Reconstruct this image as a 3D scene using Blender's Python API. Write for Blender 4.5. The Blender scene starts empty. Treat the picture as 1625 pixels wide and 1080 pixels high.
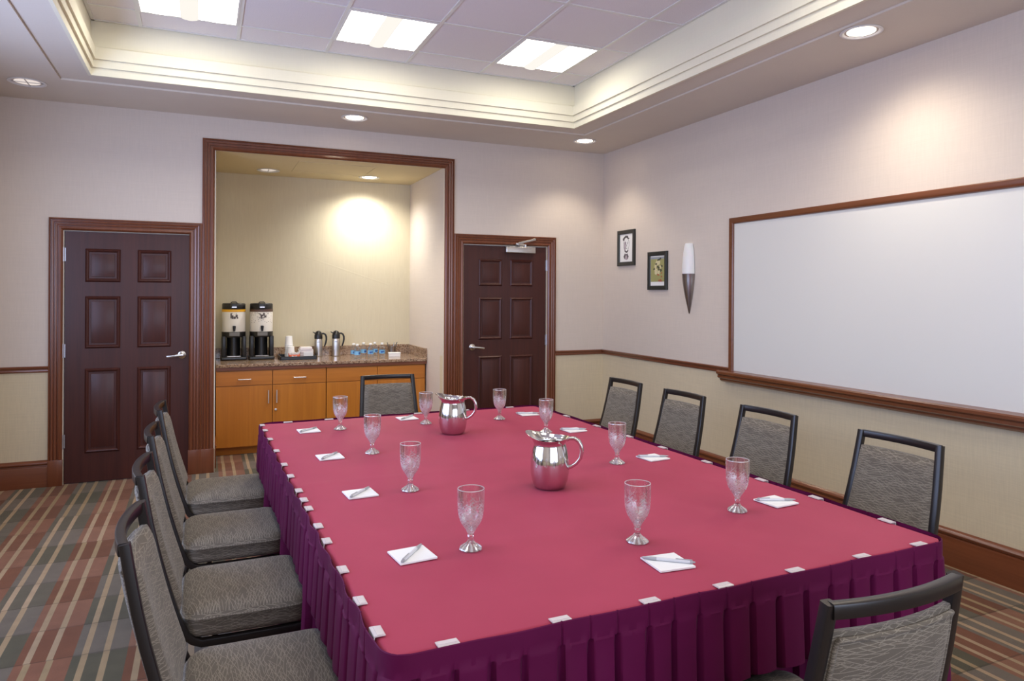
import bpy, bmesh, math, random
from math import sin, cos, pi, radians as RAD, sqrt
from mathutils import Vector, Matrix
random.seed(7)
SC = bpy.context.scene
COL = SC.collection

# ------------------------------------------------------------------ camera
BY = 6.438      # back wall plane (y)
WX = 3.835      # right wall plane (x)
LX = -1.56      # left wall plane
FY = -2.3       # wall behind the camera
CZ = 2.968      # soffit height
TZ = 3.342      # tile ceiling height
AX0, AX1, AYB, AZC = 0.081, 2.094, 7.67, 2.70   # alcove
yaw, pitch, roll = RAD(23.4792), RAD(-0.0135), RAD(0.3046)
Fv = Vector((sin(yaw) * cos(pitch), cos(yaw) * cos(pitch), sin(pitch)))
X0 = Vector((cos(yaw), -sin(yaw), 0)); U0 = X0.cross(Fv)
Xv = X0 * cos(roll) + U0 * sin(roll); Uv = -X0 * sin(roll) + U0 * cos(roll)
cam = bpy.data.cameras.new('camera'); camo = bpy.data.objects.new('camera', cam); COL.objects.link(camo)
camo.matrix_world = Matrix(((Xv.x, Uv.x, -Fv.x, 0), (Xv.y, Uv.y, -Fv.y, 0), (Xv.z, Uv.z, -Fv.z, 1.5), (0, 0, 0, 1)))
cam.sensor_fit = 'HORIZONTAL'; cam.sensor_width = 36; cam.lens = 1126.03 / 1625 * 36
cam.shift_y = (466.636 - 540) / 1625; cam.clip_start = 0.05
SC.camera = camo

# ------------------------------------------------------------------ light, exposure
SC.view_settings.view_transform = 'Standard'; SC.view_settings.look = 'None'
SC.view_settings.gamma = 1; SC.view_settings.use_curve_mapping = False
SC.view_settings.exposure = 0.74
wd = bpy.data.worlds.new('sky'); SC.world = wd; wd.use_nodes = True
wd.node_tree.nodes['Background'].inputs[0].default_value = (0.62, 0.72, 1, 1)
wd.node_tree.nodes['Background'].inputs[1].default_value = 1.0
try:
    SC.cycles.use_denoising = True
    SC.cycles.max_bounces = 10; SC.cycles.transparent_max_bounces = 16
    SC.cycles.caustics_reflective = False; SC.cycles.caustics_refractive = False
    SC.cycles.sample_clamp_indirect = 4.0
except Exception:
    pass
TROFFER_E = 7.0        # strength of the fluorescent diffusers
def area(name, loc, rot, sx, sy, power, col):
    l = bpy.data.lights.new(name, 'AREA'); l.shape = 'RECTANGLE'; l.size = sx; l.size_y = sy
    l.energy = power; l.color = col
    o = bpy.data.objects.new(name, l); COL.objects.link(o); o.location = loc; o.rotation_euler = rot
    return o
# daylight through the window in the wall behind the camera, just outside its opening
area('daylight', (1.1, FY - 0.12, 1.62), (RAD(90), 0, 0), 4.2, 1.75, 55, (0.72, 0.80, 1.0))
area('daylight_left', (LX - 0.12, 3.3, 1.65), (RAD(90), 0, RAD(-90)), 3.3, 1.6, 52, (0.50, 0.63, 1.0))

# ------------------------------------------------------------------ node helper + materials
class NT:
    def __init__(s, name):
        s.m = bpy.data.materials.new(name); s.m.use_nodes = True
        s.t = s.m.node_tree; s.t.nodes.clear()
        s.out = s.t.nodes.new('ShaderNodeOutputMaterial')
    def n(s, typ, props=None, **ins):
        nd = s.t.nodes.new('ShaderNode' + typ)
        for k, v in (props or {}).items(): setattr(nd, k, v)
        for k, v in ins.items():
            key = int(k[1:]) if k[0] == 'i' and k[1:].isdigit() else k.replace('_', ' ')
            s.set(nd.inputs[key], v)
        return nd
    def set(s, sock, v):
        if hasattr(v, 'is_output'): s.t.links.new(v, sock)
        elif isinstance(v, bpy.types.Node): s.t.links.new(v.outputs[0], sock)
        elif isinstance(v, (tuple, list)) and len(v) == 3 and sock.type == 'RGBA': sock.default_value = (*v, 1)
        else: sock.default_value = v
    def math(s, op, a, b=0.0, c=0.0):
        return s.n('Math', {'operation': op}, i0=a, i1=b, i2=c).outputs[0]
    def mix(s, f, a, b, blend='MIX'):
        nd = s.t.nodes.new('ShaderNodeMix'); nd.data_type = 'RGBA'; nd.blend_type = blend
        s.set(nd.inputs[0], f); s.set(nd.inputs[6], a); s.set(nd.inputs[7], b)
        return nd.outputs[2]
    def ramp(s, f, stops, interp='LINEAR'):
        nd = s.t.nodes.new('ShaderNodeValToRGB'); cr = nd.color_ramp; cr.interpolation = interp
        while len(cr.elements) < len(stops): cr.elements.new(0.5)
        for e, (p, c) in zip(cr.elements, stops): e.position = p; e.color = (*c, 1)
        s.set(nd.inputs[0], f); return nd.outputs[0]
    def coord(s, which='Object'): return s.n('TexCoord').outputs[which]
    def mapping(s, vec, scale=(1, 1, 1), rot=(0, 0, 0), loc=(0, 0, 0)):
        return s.n('Mapping', Vector=vec, Scale=scale, Rotation=rot, Location=loc).outputs[0]
    def noise(s, vec, scale=5, detail=2, rough=0.5, dist=0.0):
        return s.n('TexNoise', Vector=vec, Scale=scale, Detail=detail, Roughness=rough, Distortion=dist).outputs[0]
    def bump(s, h, strength=0.2, dist=0.002):
        return s.n('Bump', Height=h, Strength=strength, Distance=dist).outputs[0]
    def pbsdf(s, **k):
        ins = {}
        ren = {'color': 'Base Color', 'rough': 'Roughness', 'metal': 'Metallic', 'normal': 'Normal', 'spec': 'Specular IOR Level',
               'coat': 'Coat Weight', 'coatr': 'Coat Roughness', 'sheen': 'Sheen Weight', 'trans': 'Transmission Weight', 'ior': 'IOR',
               'ecol': 'Emission Color', 'estr': 'Emission Strength', 'sub': 'Subsurface Weight', 'alpha': 'Alpha', 'aniso': 'Anisotropic'}
        b = s.t.nodes.new('ShaderNodeBsdfPrincipled')
        for kk, v in k.items(): s.set(b.inputs[ren[kk]], v)
        s.t.links.new(b.outputs[0], s.out.inputs[0]); return b
    def surf(s, sh): s.t.links.new(sh.outputs[0] if isinstance(sh, bpy.types.Node) else sh, s.out.inputs[0])

M = {}
def plain(name, col, rough=0.5, **k):
    t = NT(name); t.pbsdf(color=col, rough=rough, **k); M[name] = t.m; return t.m

def wallmat(name, c, amt=0.05):
    t = NT(name); o = t.coord()
    n1 = t.noise(t.mapping(o, (3, 3, 160)), 1.2, 3); n2 = t.noise(t.mapping(o, (90, 90, 6)), 1.4, 3)
    f = t.math('ADD', t.math('MULTIPLY', n1, .5), t.math('MULTIPLY', n2, .5))
    dk = tuple(v * (1 - amt) for v in c); lt = tuple(min(1, v * (1 + amt)) for v in c)
    t.pbsdf(color=t.ramp(f, [(.35, dk), (.65, lt)]), rough=.75, spec=.25, normal=t.bump(f, .25, .001))
    M[name] = t.m
wallmat('wall_upper', (0.68, 0.60, 0.525), .03); wallmat('wall_lower', (0.66, 0.57, 0.40))
wallmat('ceiling_paint', (0.70, 0.635, 0.55), .02); wallmat('alcove_ceiling', (0.68, 0.58, 0.36), .02)
wallmat('fascia_paint', (0.80, 0.76, 0.60), .015)

CREASES = [(0.88, 1.91, 1.859, 1.592), (0.328, 2.003, 0.602, 1.515), (1.205, 1.118, 2.106, 1.762), (0.972, 2.466, 1.026, 1.961), (0.165, 1.651, 0.569, 1.947)]
def alcove_wall():
    t = NT('alcove_paper'); o = t.coord()
    n1 = t.noise(t.mapping(o, (120, 120, 8)), 1, 2)
    h = n1
    s = t.n('SeparateXYZ', i0=o)
    x, z = s.outputs[0], s.outputs[2]
    tot = None
    for (xa, za, xb, zb) in CREASES:            # embossed straight creases in the paper
        L = math.hypot(xb - xa, zb - za); ux, uz = (xb - xa) / L, (zb - za) / L
        q = t.math('ADD', t.math('MULTIPLY', t.math('SUBTRACT', x, xa), -uz), t.math('MULTIPLY', t.math('SUBTRACT', z, za), ux))
        p = t.math('ADD', t.math('MULTIPLY', t.math('SUBTRACT', x, xa), ux), t.math('MULTIPLY', t.math('SUBTRACT', z, za), uz))
        ln = t.math('MULTIPLY', t.math('LESS_THAN', t.math('ABSOLUTE', q), .007), t.math('MULTIPLY', t.math('GREATER_THAN', p, 0.0), t.math('LESS_THAN', p, L)))
        tot = ln if tot is None else t.math('MAXIMUM', tot, ln)
    hh = t.math('ADD', t.math('MULTIPLY', n1, .2), tot)
    t.pbsdf(color=t.ramp(n1, [(.3, (.66, .59, .42)), (.7, (.69, .62, .445))]), rough=.7, spec=.25, normal=t.bump(hh, .6, .003))
    M['alcove_paper'] = t.m
alcove_wall()

def tilemat():
    t = NT('ceiling_tile'); o = t.coord()
    n = t.noise(o, 260, 3); n2 = t.noise(o, 60, 2)
    t.pbsdf(color=t.ramp(n, [(.35, (.74, .70, .71)), (.6, (.84, .80, .81))]), rough=.9, spec=.1, normal=t.bump(n2, .2, .001))
    M['ceiling_tile'] = t.m
tilemat()

def woodmat(name, c0, c1, axis, rough=.28, coat=.4, scale=1.0, spec=.5):
    t = NT(name); o = t.coord()
    sc = {'x': (1.2, 30, 30), 'y': (30, 1.2, 30), 'z': (30, 30, 1.2)}[axis]
    n = t.noise(t.mapping(o, tuple(v * scale for v in sc)), 1.3, 4, .6, .6)
    big = t.noise(t.mapping(o, tuple(v * .12 * scale for v in sc)), 1.3, 2)
    f = t.math('ADD', t.math('MULTIPLY', n, .6), t.math('MULTIPLY', big, .4))
    t.pbsdf(color=t.ramp(f, [(.3, c0), (.7, c1)]), rough=rough, spec=spec, coat=coat, coatr=.2, normal=t.bump(n, .06, .001))
    M[name] = t.m
for ax in 'xyz':
    woodmat('trim_wood_' + ax, (.125, .035, .014), (.215, .066, .026), ax)
    woodmat('door_wood_' + ax, (.042, .012, .010), (.080, .022, .015), ax, .38, .12, 1.0, .3)
woodmat('board_wood_y', (.12, .036, .013), (.20, .065, .024), 'y'); woodmat('board_wood_z', (.12, .036, .013), (.20, .065, .024), 'z')
woodmat('cabinet_wood_z', (.40, .128, .012), (.58, .215, .022), 'z', .38, .12, .5)
woodmat('cabinet_wood_x', (.40, .128, .012), (.56, .205, .022), 'x', .38, .12, .5)
plain('jamb_paint', (.72, .65, .52), .5)

def granite():
    t = NT('granite'); o = t.coord()
    v = t.n('TexVoronoi', Vector=o, Scale=110).outputs['Color']
    sv = t.n('SeparateColor', i0=v).outputs[0]
    n = t.noise(o, 40, 4, .7)
    f = t.math('ADD', t.math('MULTIPLY', sv, .55), t.math('MULTIPLY', n, .45))
    t.pbsdf(color=t.ramp(f, [(.2, (.07, .04, .025)), (.38, (.25, .15, .09)), (.52, (.42, .30, .20)), (.66, (.32, .20, .12)), (.85, (.62, .52, .40))]), rough=.18, coat=.3)
    M['granite'] = t.m
granite()

def carpet():
    t = NT('carpet'); o = t.coord(); s = t.n('SeparateXYZ', i0=o); x, y = s.outputs[0], s.outputs[1]
    bx = t.math('DIVIDE', t.math('ADD', x, 0.893 + 20 * .2025), .2025)     # bands 20 cm wide, running towards the back wall
    band = t.math('FLOOR', bx); fx = t.math('SUBTRACT', bx, band)
    by = t.math('DIVIDE', t.math('ADD', y, 0.25), .3035); row = t.math('FLOOR', by); fy = t.math('SUBTRACT', by, row)
    rnd = t.n('TexWhiteNoise', {'noise_dimensions': '2D'}, Vector=t.n('CombineXYZ', i0=band, i1=row).outputs[0]).outputs[0]
    odd = t.math('MODULO', band, 2.0)
    chk = t.math('MODULO', t.math('ADD', row, t.math('FLOOR', t.math('DIVIDE', band, 2.0))), 2.0)
    r2 = t.math('ADD', t.math('MULTIPLY', chk, .6), t.math('MULTIPLY', rnd, .4))
    grey = t.ramp(r2, [(0, (.075, .066, .038)), (.5, (.110, .090, .062)), (1, (.142, .113, .086))])
    rust = t.ramp(r2, [(0, (.125, .048, .022)), (.5, (.180, .072, .038)), (1, (.208, .098, .058))])
    base = t.mix(t.math('GREATER_THAN', odd, .5), grey, rust)
    jx = t.math('ADD', fx, t.math('MULTIPLY', t.math('SUBTRACT', rnd, .5), .035))
    la = t.math('LESS_THAN', t.math('ABSOLUTE', t.math('SUBTRACT', jx, .21)), .060)
    lb = t.math('LESS_THAN', t.math('ABSOLUTE', t.math('SUBTRACT', jx, .60)), .060)
    ln = t.math('MAXIMUM', la, lb)
    lcol = t.ramp(rnd, [(0, (.26, .18, .09)), (1, (.35, .245, .15))])
    c = t.mix(ln, base, lcol)
    seam = t.math('LESS_THAN', fy, .03)
    c = t.mix(t.math('MULTIPLY', seam, .35), c, (.03, .02, .015))
    pile = t.noise(o, 420, 2, .7); p2 = t.noise(o, 14, 2)
    c = t.mix(.35, c, t.ramp(pile, [(.3, (.25, .25, .25)), (.7, (.75, .75, .75))]), 'OVERLAY')
    c = t.mix(.25, c, t.ramp(p2, [(.3, (.35, .35, .35)), (.7, (.65, .65, .65))]), 'OVERLAY')
    t.pbsdf(color=c, rough=.95, spec=.05, sheen=.1, normal=t.bump(pile, .5, .003))
    M['carpet'] = t.m
carpet()

def hatch_fabric():
    t = NT('hatched_fabric'); uv = t.n('UVMap').outputs[0]
    tot = None
    for k, (a, L, w, th, dens) in enumerate(((-19, .045, .0100, .15, .50), (-7, .052, .0090, .15, .55), (5, .050, .0095, .15, .55), (17, .045, .0100, .15, .50), (31, .030, .0150, .09, .35))):
        s = t.n('SeparateXYZ', i0=t.mapping(uv, rot=(0, 0, RAD(a)), loc=(k * .371, k * .173, 0)))
        py = t.math('DIVIDE', s.outputs[1], w); row = t.math('FLOOR', py); fy = t.math('SUBTRACT', py, row)
        r1 = t.n('TexWhiteNoise', {'noise_dimensions': '1D'}, W=t.math('ADD', row, k * 17.3)).outputs[0]
        px = t.math('ADD', t.math('DIVIDE', s.outputs[0], L), t.math('MULTIPLY', r1, 9.0)); cl = t.math('FLOOR', px)
        r2 = t.n('TexWhiteNoise', {'noise_dimensions': '2D'}, Vector=t.n('CombineXYZ', i0=cl, i1=row).outputs[0]).outputs[0]
        m = t.math('MULTIPLY', t.math('LESS_THAN', t.math('ABSOLUTE', t.math('SUBTRACT', fy, .5)), th * .5), t.math('LESS_THAN', r2, dens))
        tot = m if tot is None else t.math('MAXIMUM', tot, m)
    wv = t.noise(uv, 900, 2)
    base = t.ramp(wv, [(.3, (.108, .090, .070)), (.7, (.160, .136, .106))])
    c = t.mix(t.math('MULTIPLY', tot, .75), base, (.30, .262, .205))
    t.pbsdf(color=c, rough=.85, spec=.15, sheen=.15, normal=t.bump(t.math('ADD', wv, tot), .25, .0008))
    M['hatched_fabric'] = t.m
hatch_fabric()

def clothmat(name, c0, c1, rough, sheen):
    t = NT(name); o = t.coord(); n = t.noise(o, 3.5, 3); w = t.noise(o, 700, 2)
    t.pbsdf(color=t.ramp(n, [(.3, c0), (.7, c1)]), rough=rough, spec=.15, sheen=sheen, normal=t.bump(t.math('ADD', t.math('MULTIPLY', n, 2.0), t.math('MULTIPLY', w, .25)), .12, .004))
    M[name] = t.m
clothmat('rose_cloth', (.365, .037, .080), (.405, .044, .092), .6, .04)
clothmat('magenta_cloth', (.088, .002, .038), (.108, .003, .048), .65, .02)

plain('frame_metal', (.016, .013, .012), .30, spec=.45)
plain('chrome', (.72, .69, .66), .35, metal=.75)
plain('steel', (.70, .69, .68), .10, metal=1.0)
plain('brushed_steel', (.62, .60, .58), .30, metal=1.0)
plain('satin_nickel', (.60, .58, .55), .25, metal=1.0)
plain('black_plastic', (.012, .012, .013), .3)
plain('black_rubber', (.02, .02, .02), .7)
plain('white_plastic', (.80, .79, .77), .35)
plain('paper', (.86, .86, .85), .6)
plain('white_board', (.735, .735, .70), .3, coat=.15)
plain('grid_metal', (.74, .73, .70), .4)
plain('picture_black', (.022, .024, .019), .35)
plain('ink', (.10, .085, .09), .7); plain('ink_soft', (.42, .36, .40), .7)
plain('poster_olive', (.34, .33, .13), .6); plain('poster_cream', (.66, .60, .36), .6); plain('poster_dark', (.07, .07, .04), .6); plain('poster_red', (.45, .10, .05), .6); plain('poster_blue', (.28, .32, .38), .6)
plain('dispenser_white', (.80, .78, .74), .4); plain('band_yellow', (.80, .42, .02), .4); plain('band_brown', (.10, .055, .045), .4)
plain('orange_card', (.85, .16, .06), .5); plain('napkin', (.80, .74, .75), .8)
plain('pen_grey', (.38, .39, .41), .3); plain('pen_white', (.64, .65, .68), .3); plain('pen_dark', (.10, .11, .12), .3)
plain('bottle_label', (.22, .52, .82), .4); plain('bottle_cap', (.85, .86, .84), .4); plain('label_navy', (.02, .10, .38), .4)
plain('pewter', (.33, .30, .28), .28, metal=.9)
plain('hinge_metal', (.52, .52, .54), .35, metal=.9)
plain('lamp_reflector', (.80, .76, .74), .25, metal=.4)
plain('sconce_glass', (.86, .86, .84), .35, sub=.2)
plain('cup_dark', (.03, .03, .03), .6)

def emis(name, col, st):
    t = NT(name); t.surf(t.n('Emission', Color=col, Strength=st)); M[name] = t.m
emis('troffer_glow', (1, .955, .88), TROFFER_E); emis('troffer_glow_soft', (1, .95, .87), 0.60)
emis('lamp_on', (1, .90, .74), 14.0); emis('unlit_lens_glow', (1, .92, .93), .62)  # switched-off lenses glow faintly, painting in the light they reflect

def glass(name, col, mixt, rough=0.0, ior=1.5, spark=.0):
    t = NT(name)
    g = t.n('BsdfGlass', Color=col, Roughness=rough, IOR=ior); tr = t.n('BsdfTransparent', Color=col)
    gl = t.n('BsdfGlossy', Color=(1, 1, 1), Roughness=.06)
    a = t.n('MixShader', i0=mixt, i1=tr, i2=g)
    b = t.n('MixShader', i0=t.math('ADD', t.math('MULTIPLY', t.n('LayerWeight', Blend=.35).outputs[1], .45), spark), i1=a, i2=gl)
    t.surf(b); M[name] = t.m
glass('clear_glass', (1, 1, 1), .5, 0, 1.5, .04)
def cut_glass():
    t = NT('cut_glass'); o = t.coord(); sp = t.n('SeparateXYZ', i0=o)
    th = t.math('DIVIDE', t.math('ARCTAN2', sp.outputs[1], sp.outputs[0]), 2 * pi); z = sp.outputs[2]
    def line(n, k, w):
        f = t.math('FRACT', t.math('ADD', t.math('ADD', t.math('MULTIPLY', th, n), t.math('MULTIPLY', z, k)), 10.0))
        return t.math('LESS_THAN', t.math('ABSOLUTE', t.math('SUBTRACT', f, .5)), w)
    grid = t.math('MAXIMUM', line(13, 95, .16), line(13, -95, .16))
    leaf = t.math('MAXIMUM', line(6, 34, .05), line(6, -34, .05))
    top = t.math('ADD', .108, t.math('MULTIPLY', .018, t.math('COSINE', t.math('MULTIPLY', th, 6 * 2 * pi))))
    m1 = t.math('MULTIPLY', grid, t.math('LESS_THAN', z, top)); m2 = t.math('MULTIPLY', leaf, t.math('LESS_THAN', z, t.math('ADD', top, .02)))
    mask = t.math('MULTIPLY', t.math('MAXIMUM', m1, m2), t.math('GREATER_THAN', z, .046))
    rim_glint = t.math('GREATER_THAN', z, .1738); foot = t.math('MULTIPLY', t.math('LESS_THAN', z, .018), line(12, 0, .22))  # white line along the rim paints in the light it catches
    mask = t.math('MAXIMUM', mask, t.math('MAXIMUM', rim_glint, t.math('MULTIPLY', foot, .7)))
    mask = t.math('MAXIMUM', mask, t.math('MULTIPLY', t.math('POWER', t.n('LayerWeight', Blend=.5).outputs[1], 5.0), .8))  # silhouette edges whitened, bright glints put into the colour
    g = t.n('BsdfGlass', Color=(1, 1, 1), Roughness=.0, IOR=1.5); tr = t.n('BsdfTransparent', Color=(1, 1, 1)); gl = t.n('BsdfGlossy', Color=(1, 1, 1), Roughness=.05)
    a = t.n('MixShader', i0=.5, i1=tr, i2=g)
    b = t.n('MixShader', i0=t.math('ADD', t.math('MULTIPLY', t.n('LayerWeight', Blend=.30).outputs[1], .6), .03), i1=a, i2=gl)
    gr = t.n('MixShader', i0=.4, i1=t.n('MixShader', i0=.5, i1=t.n('BsdfTranslucent', Color=(1, 1, 1)), i2=t.n('BsdfDiffuse', Color=(1, 1, 1))), i2=t.n('BsdfGlossy', Color=(1, 1, 1), Roughness=.2))
    t.surf(t.n('MixShader', i0=t.math('MULTIPLY', mask, .85), i1=b, i2=gr)); M['cut_glass'] = t.m
cut_glass()
glass('bottle_clear', (.93, .97, 1.0), .35, .0, 1.33); 
t = NT('clip_plastic'); t.surf(t.n('MixShader', i0=.72, i1=t.n('BsdfTransparent', Color=(1, 1, 1)), i2=t.pbsdf(color=(.80, .72, .72), rough=.25))); M['clip_plastic'] = t.m
t = NT('spigot_clear'); t.surf(t.n('MixShader', i0=.55, i1=t.n('BsdfTransparent', Color=(.8, .8, .8)), i2=t.pbsdf(color=(.35, .35, .35), rough=.1))); M['spigot_clear'] = t.m

# ------------------------------------------------------------------ mesh helpers
class MB:
    def __init__(s): s.bm = bmesh.new()
    def _merge(s, b):
        me = bpy.data.meshes.new('tmp'); b.to_mesh(me); b.free(); s.bm.from_mesh(me); bpy.data.meshes.remove(me)
    def box(s, x0, x1, y0, y1, z0, z1, bev=0.0, seg=2):
        b = bmesh.new(); bmesh.ops.create_cube(b, size=1)
        for v in b.verts: v.co = Vector(((x0 + x1) / 2 + v.co.x * (x1 - x0), (y0 + y1) / 2 + v.co.y * (y1 - y0), (z0 + z1) / 2 + v.co.z * (z1 - z0)))
        if bev: bmesh.ops.bevel(b, geom=list(b.edges), offset=bev, segments=seg, affect='EDGES', profile=.6)
        s._merge(b); return s
    def prism(s, poly, axis, a, b, ma=None, mb=None):
        """poly: 2-D points; extruded along axis between a and b; (p,q) map to the two other axes in xyz order. ma/mb: optional end offsets per point (mitres)."""
        def P(p, q, t): return {'x': (t, p, q), 'y': (p, t, q), 'z': (p, q, t)}[axis]
        v0 = [s.bm.verts.new(P(p, q, a + (ma(p, q) if ma else 0))) for p, q in poly]; v1 = [s.bm.verts.new(P(p, q, b + (mb(p, q) if mb else 0))) for p, q in poly]
        n = len(poly)
        s.bm.faces.new(v0); s.bm.faces.new(list(reversed(v1)))
        for i in range(n): s.bm.faces.new((v0[i], v1[i], v1[(i + 1) % n], v0[(i + 1) % n]))
        return s
    def rings(s, rings, closed=True, cap0=True, cap1=True):
        vs = [[s.bm.verts.new(p) for p in r] for r in rings]; n = len(rings[0])
        for a, b in zip(vs, vs[1:]):
            for i in range(n if closed else n - 1): s.bm.faces.new((a[i], a[(i + 1) % n], b[(i + 1) % n], b[i]))
        if cap0: s.bm.faces.new(list(reversed(vs[0])))
        if cap1: s.bm.faces.new(vs[-1])
        return s
    def lathe(s, prof, seg=32, c=(0, 0, 0), fn=None, cap0=True, cap1=True):
        rs = []
        for r, z in prof:
            ring = []
            for k in range(seg):
                a = 2 * pi * k / seg; rr, zz = (r, z) if fn is None else fn(r, z, a)
                ring.append((c[0] + rr * cos(a), c[1] + rr * sin(a), c[2] + zz))
            rs.append(ring)
        return s.rings(rs, True, cap0, cap1)
    def sweep(s, pts, sec, up=(0, 0, 1), cap=True, taper=None):
        pts = [Vector(p) for p in pts]; rs = []; N = None
        for i, p in enumerate(pts):
            T = (pts[min(i + 1, len(pts) - 1)] - pts[max(i - 1, 0)]).normalized()
            if N is None:
                N = Vector(up) - T * Vector(up).dot(T); N.normalize()
            else:
                N = N - T * N.dot(T); N.normalize()
            B = T.cross(N); k = taper[i] if taper else 1
            rs.append([p + (B * a + N * b) * k for a, b in sec])
        return s.rings(rs, True, cap, cap)
    def tube(s, pts, r, seg=10, up=(0, 0, 1), taper=None):
        return s.sweep(pts, [(r * cos(2 * pi * k / seg), r * sin(2 * pi * k / seg)) for k in range(seg)], up, True, taper)
    def poly(s, pts):
        s.bm.faces.new([s.bm.verts.new(p) for p in pts]); return s
    def xform(s, fn):
        for v in s.bm.verts: v.co = Vector(fn(v.co))
        return s
    def build(s, name, mat, parent=None, smooth=None, uv=False, loc=None, double=False):
        bm = s.bm
        if double: bmesh.ops.remove_doubles(bm, verts=bm.verts, dist=1e-5)
        bmesh.ops.recalc_face_normals(bm, faces=bm.faces)
        if uv:
            L = bm.loops.layers.uv.new('UVMap')
            for f in bm.faces:
                n = f.normal; a = max(range(3), key=lambda i: abs(n[i]) * (1.15 if i == 2 else 1))
                for l in f.loops:
                    c = l.vert.co
                    l[L].uv = ((c.y, c.x) if a == 2 else (c.y, c.z + 3.3) if a == 0 else (c.x + 5.1, c.z))
        me = bpy.data.meshes.new(name); bm.to_mesh(me); bm.free()
        for m in (mat if isinstance(mat, (list, tuple)) else [mat]): me.materials.append(M[m])
        if smooth is not None:
            me.shade_smooth()
            me.set_sharp_from_angle(angle=RAD(smooth))
        o = bpy.data.objects.new(name, me); COL.objects.link(o)
        if parent is not None: o.parent = parent
        if loc is not None: o.location = loc
        return o
def rect(w, h, r=0.0, n=3):
    if not r: return [(-w / 2, -h / 2), (w / 2, -h / 2), (w / 2, h / 2), (-w / 2, h / 2)]
    p = []
    for cx, cy, a0 in ((w / 2 - r, -h / 2 + r, -90), (w / 2 - r, h / 2 - r, 0), (-w / 2 + r, h / 2 - r, 90), (-w / 2 + r, -h / 2 + r, 180)):
        for k in range(n + 1):
            a = RAD(a0 + 90 * k / n); p.append((cx + r * cos(a), cy + r * sin(a)))
    return p
def arc(c, r, a0, a1, n, plane='xz', k=0.0):
    out = []
    for i in range(n + 1):
        a = RAD(a0 + (a1 - a0) * i / n); p, q = c[0] + r * cos(a), c[1] + r * sin(a)
        out.append({'xz': (p, k, q), 'xy': (p, q, k), 'yz': (k, p, q)}[plane])
    return out
def tag(o, label=None, cat=None, group=None, kind=None):
    if label: o['label'] = label
    if cat: o['category'] = cat
    if group: o['group'] = group
    if kind: o['kind'] = kind
    return o
def thing(name, label, cat, loc=(0, 0, 0), rz=0.0, group=None):
    o = bpy.data.objects.new(name, None); COL.objects.link(o); o.empty_display_size = .05
    o.location = loc; o.rotation_euler = (0, 0, rz); return tag(o, label, cat, group)
def struct(o, label=None): return tag(o, label, None, None, 'structure')
def dup(root, loc, rz, label, group=None):
    def cp(o, par):
        c = o.copy(); COL.objects.link(c); c.parent = par
        for ch in list(kids.get(o, ())): cp(ch, c)
        return c
    kids = {}
    for o in root.children_recursive: kids.setdefault(o.parent, []).append(o)
    r = cp(root, None); r.location = loc; r.rotation_euler = (0, 0, rz); r['label'] = label
    if group: r['group'] = group
    return r
ORD = ['first', 'second', 'third', 'fourth', 'fifth', 'sixth', 'seventh', 'eighth', 'ninth', 'tenth', 'eleventh', 'twelfth', 'thirteenth', 'fourteenth', 'fifteenth']

# ------------------------------------------------------------------ room shell
RAIL = 0.905     # where the wall covering changes colour
struct(MB().box(LX - .1, WX + .1, FY - .1, AYB + .1, -.08, 0).build('floor', 'carpet'), 'striped rust and grey carpet floor')
T = 0.10
def wall(name, boxes_up, boxes_lo, label):
    m = MB()
    for b in boxes_up: m.box(*b)
    nu = len(m.bm.faces)
    for b in boxes_lo: m.box(*b)
    for i, f in enumerate(m.bm.faces): f.material_index = 0 if i < nu else 1
    return struct(m.build(name, ['wall_upper', 'wall_lower']), label)
D1 = (-1.0, -0.1, 1.98); D2 = (2.283, 3.18, 1.98)
yb0, yb1 = BY, BY + .12
def seg_up(x0, x1, z0=RAIL, z1=CZ + .05): return (x0, x1, yb0, yb1, z0, z1)
wall('wall_back', [seg_up(LX - T, D1[0] - .02), seg_up(D1[0] - .02, D1[1] + .02, D1[2] + .02), seg_up(D1[1] + .02, AX0), seg_up(AX0, AX1, AZC + .01), seg_up(AX1, D2[0] - .02), seg_up(D2[0] - .02, D2[1] + .02, D2[2] + .02), seg_up(D2[1] + .02, WX + T)],
     [seg_up(LX - T, D1[0] - .02, 0, RAIL), seg_up(D1[1] + .02, AX0, 0, RAIL), seg_up(AX1, D2[0] - .02, 0, RAIL), seg_up(D2[1] + .02, WX + T, 0, RAIL)], 'back wall with beige covering above a yellow dado')
wall('wall_right', [(WX, WX + T, FY, BY, RAIL, CZ + .05)], [(WX, WX + T, FY, BY, 0, RAIL)], 'right wall behind the whiteboard')
LY0, LY1, LZ0, LZ1 = 1.6, 5.0, .83, 2.45
wall('wall_left', [(LX - T, LX, FY, LY0, RAIL, CZ + .05), (LX - T, LX, LY1, BY, RAIL, CZ + .05), (LX - T, LX, LY0, LY1, LZ1, CZ + .05)], [(LX - T, LX, FY, LY0, 0, RAIL), (LX - T, LX, LY1, BY, 0, RAIL), (LX - T, LX, LY0, LY1, 0, LZ0)], 'left wall with a window opening beside the chairs')
m = MB()
for y0, y1, z0, z1 in ((LY0, LY1, LZ0, LZ0 + .05), (LY0, LY1, LZ1 - .05, LZ1), (LY0, LY0 + .05, LZ0 + .05, LZ1 - .05), (LY1 - .05, LY1, LZ0 + .05, LZ1 - .05), (3.275, 3.325, LZ0 + .05, LZ1 - .05)): m.box(LX - .08, LX - .02, y0, y1, z0, z1)
struct(m.build('window_2', 'trim_wood_z'), 'wide wooden window frame in the left wall beside the chairs')
WZ0, WZ1, WXA, WXB = .8, 2.45, -0.95, 3.15
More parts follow.
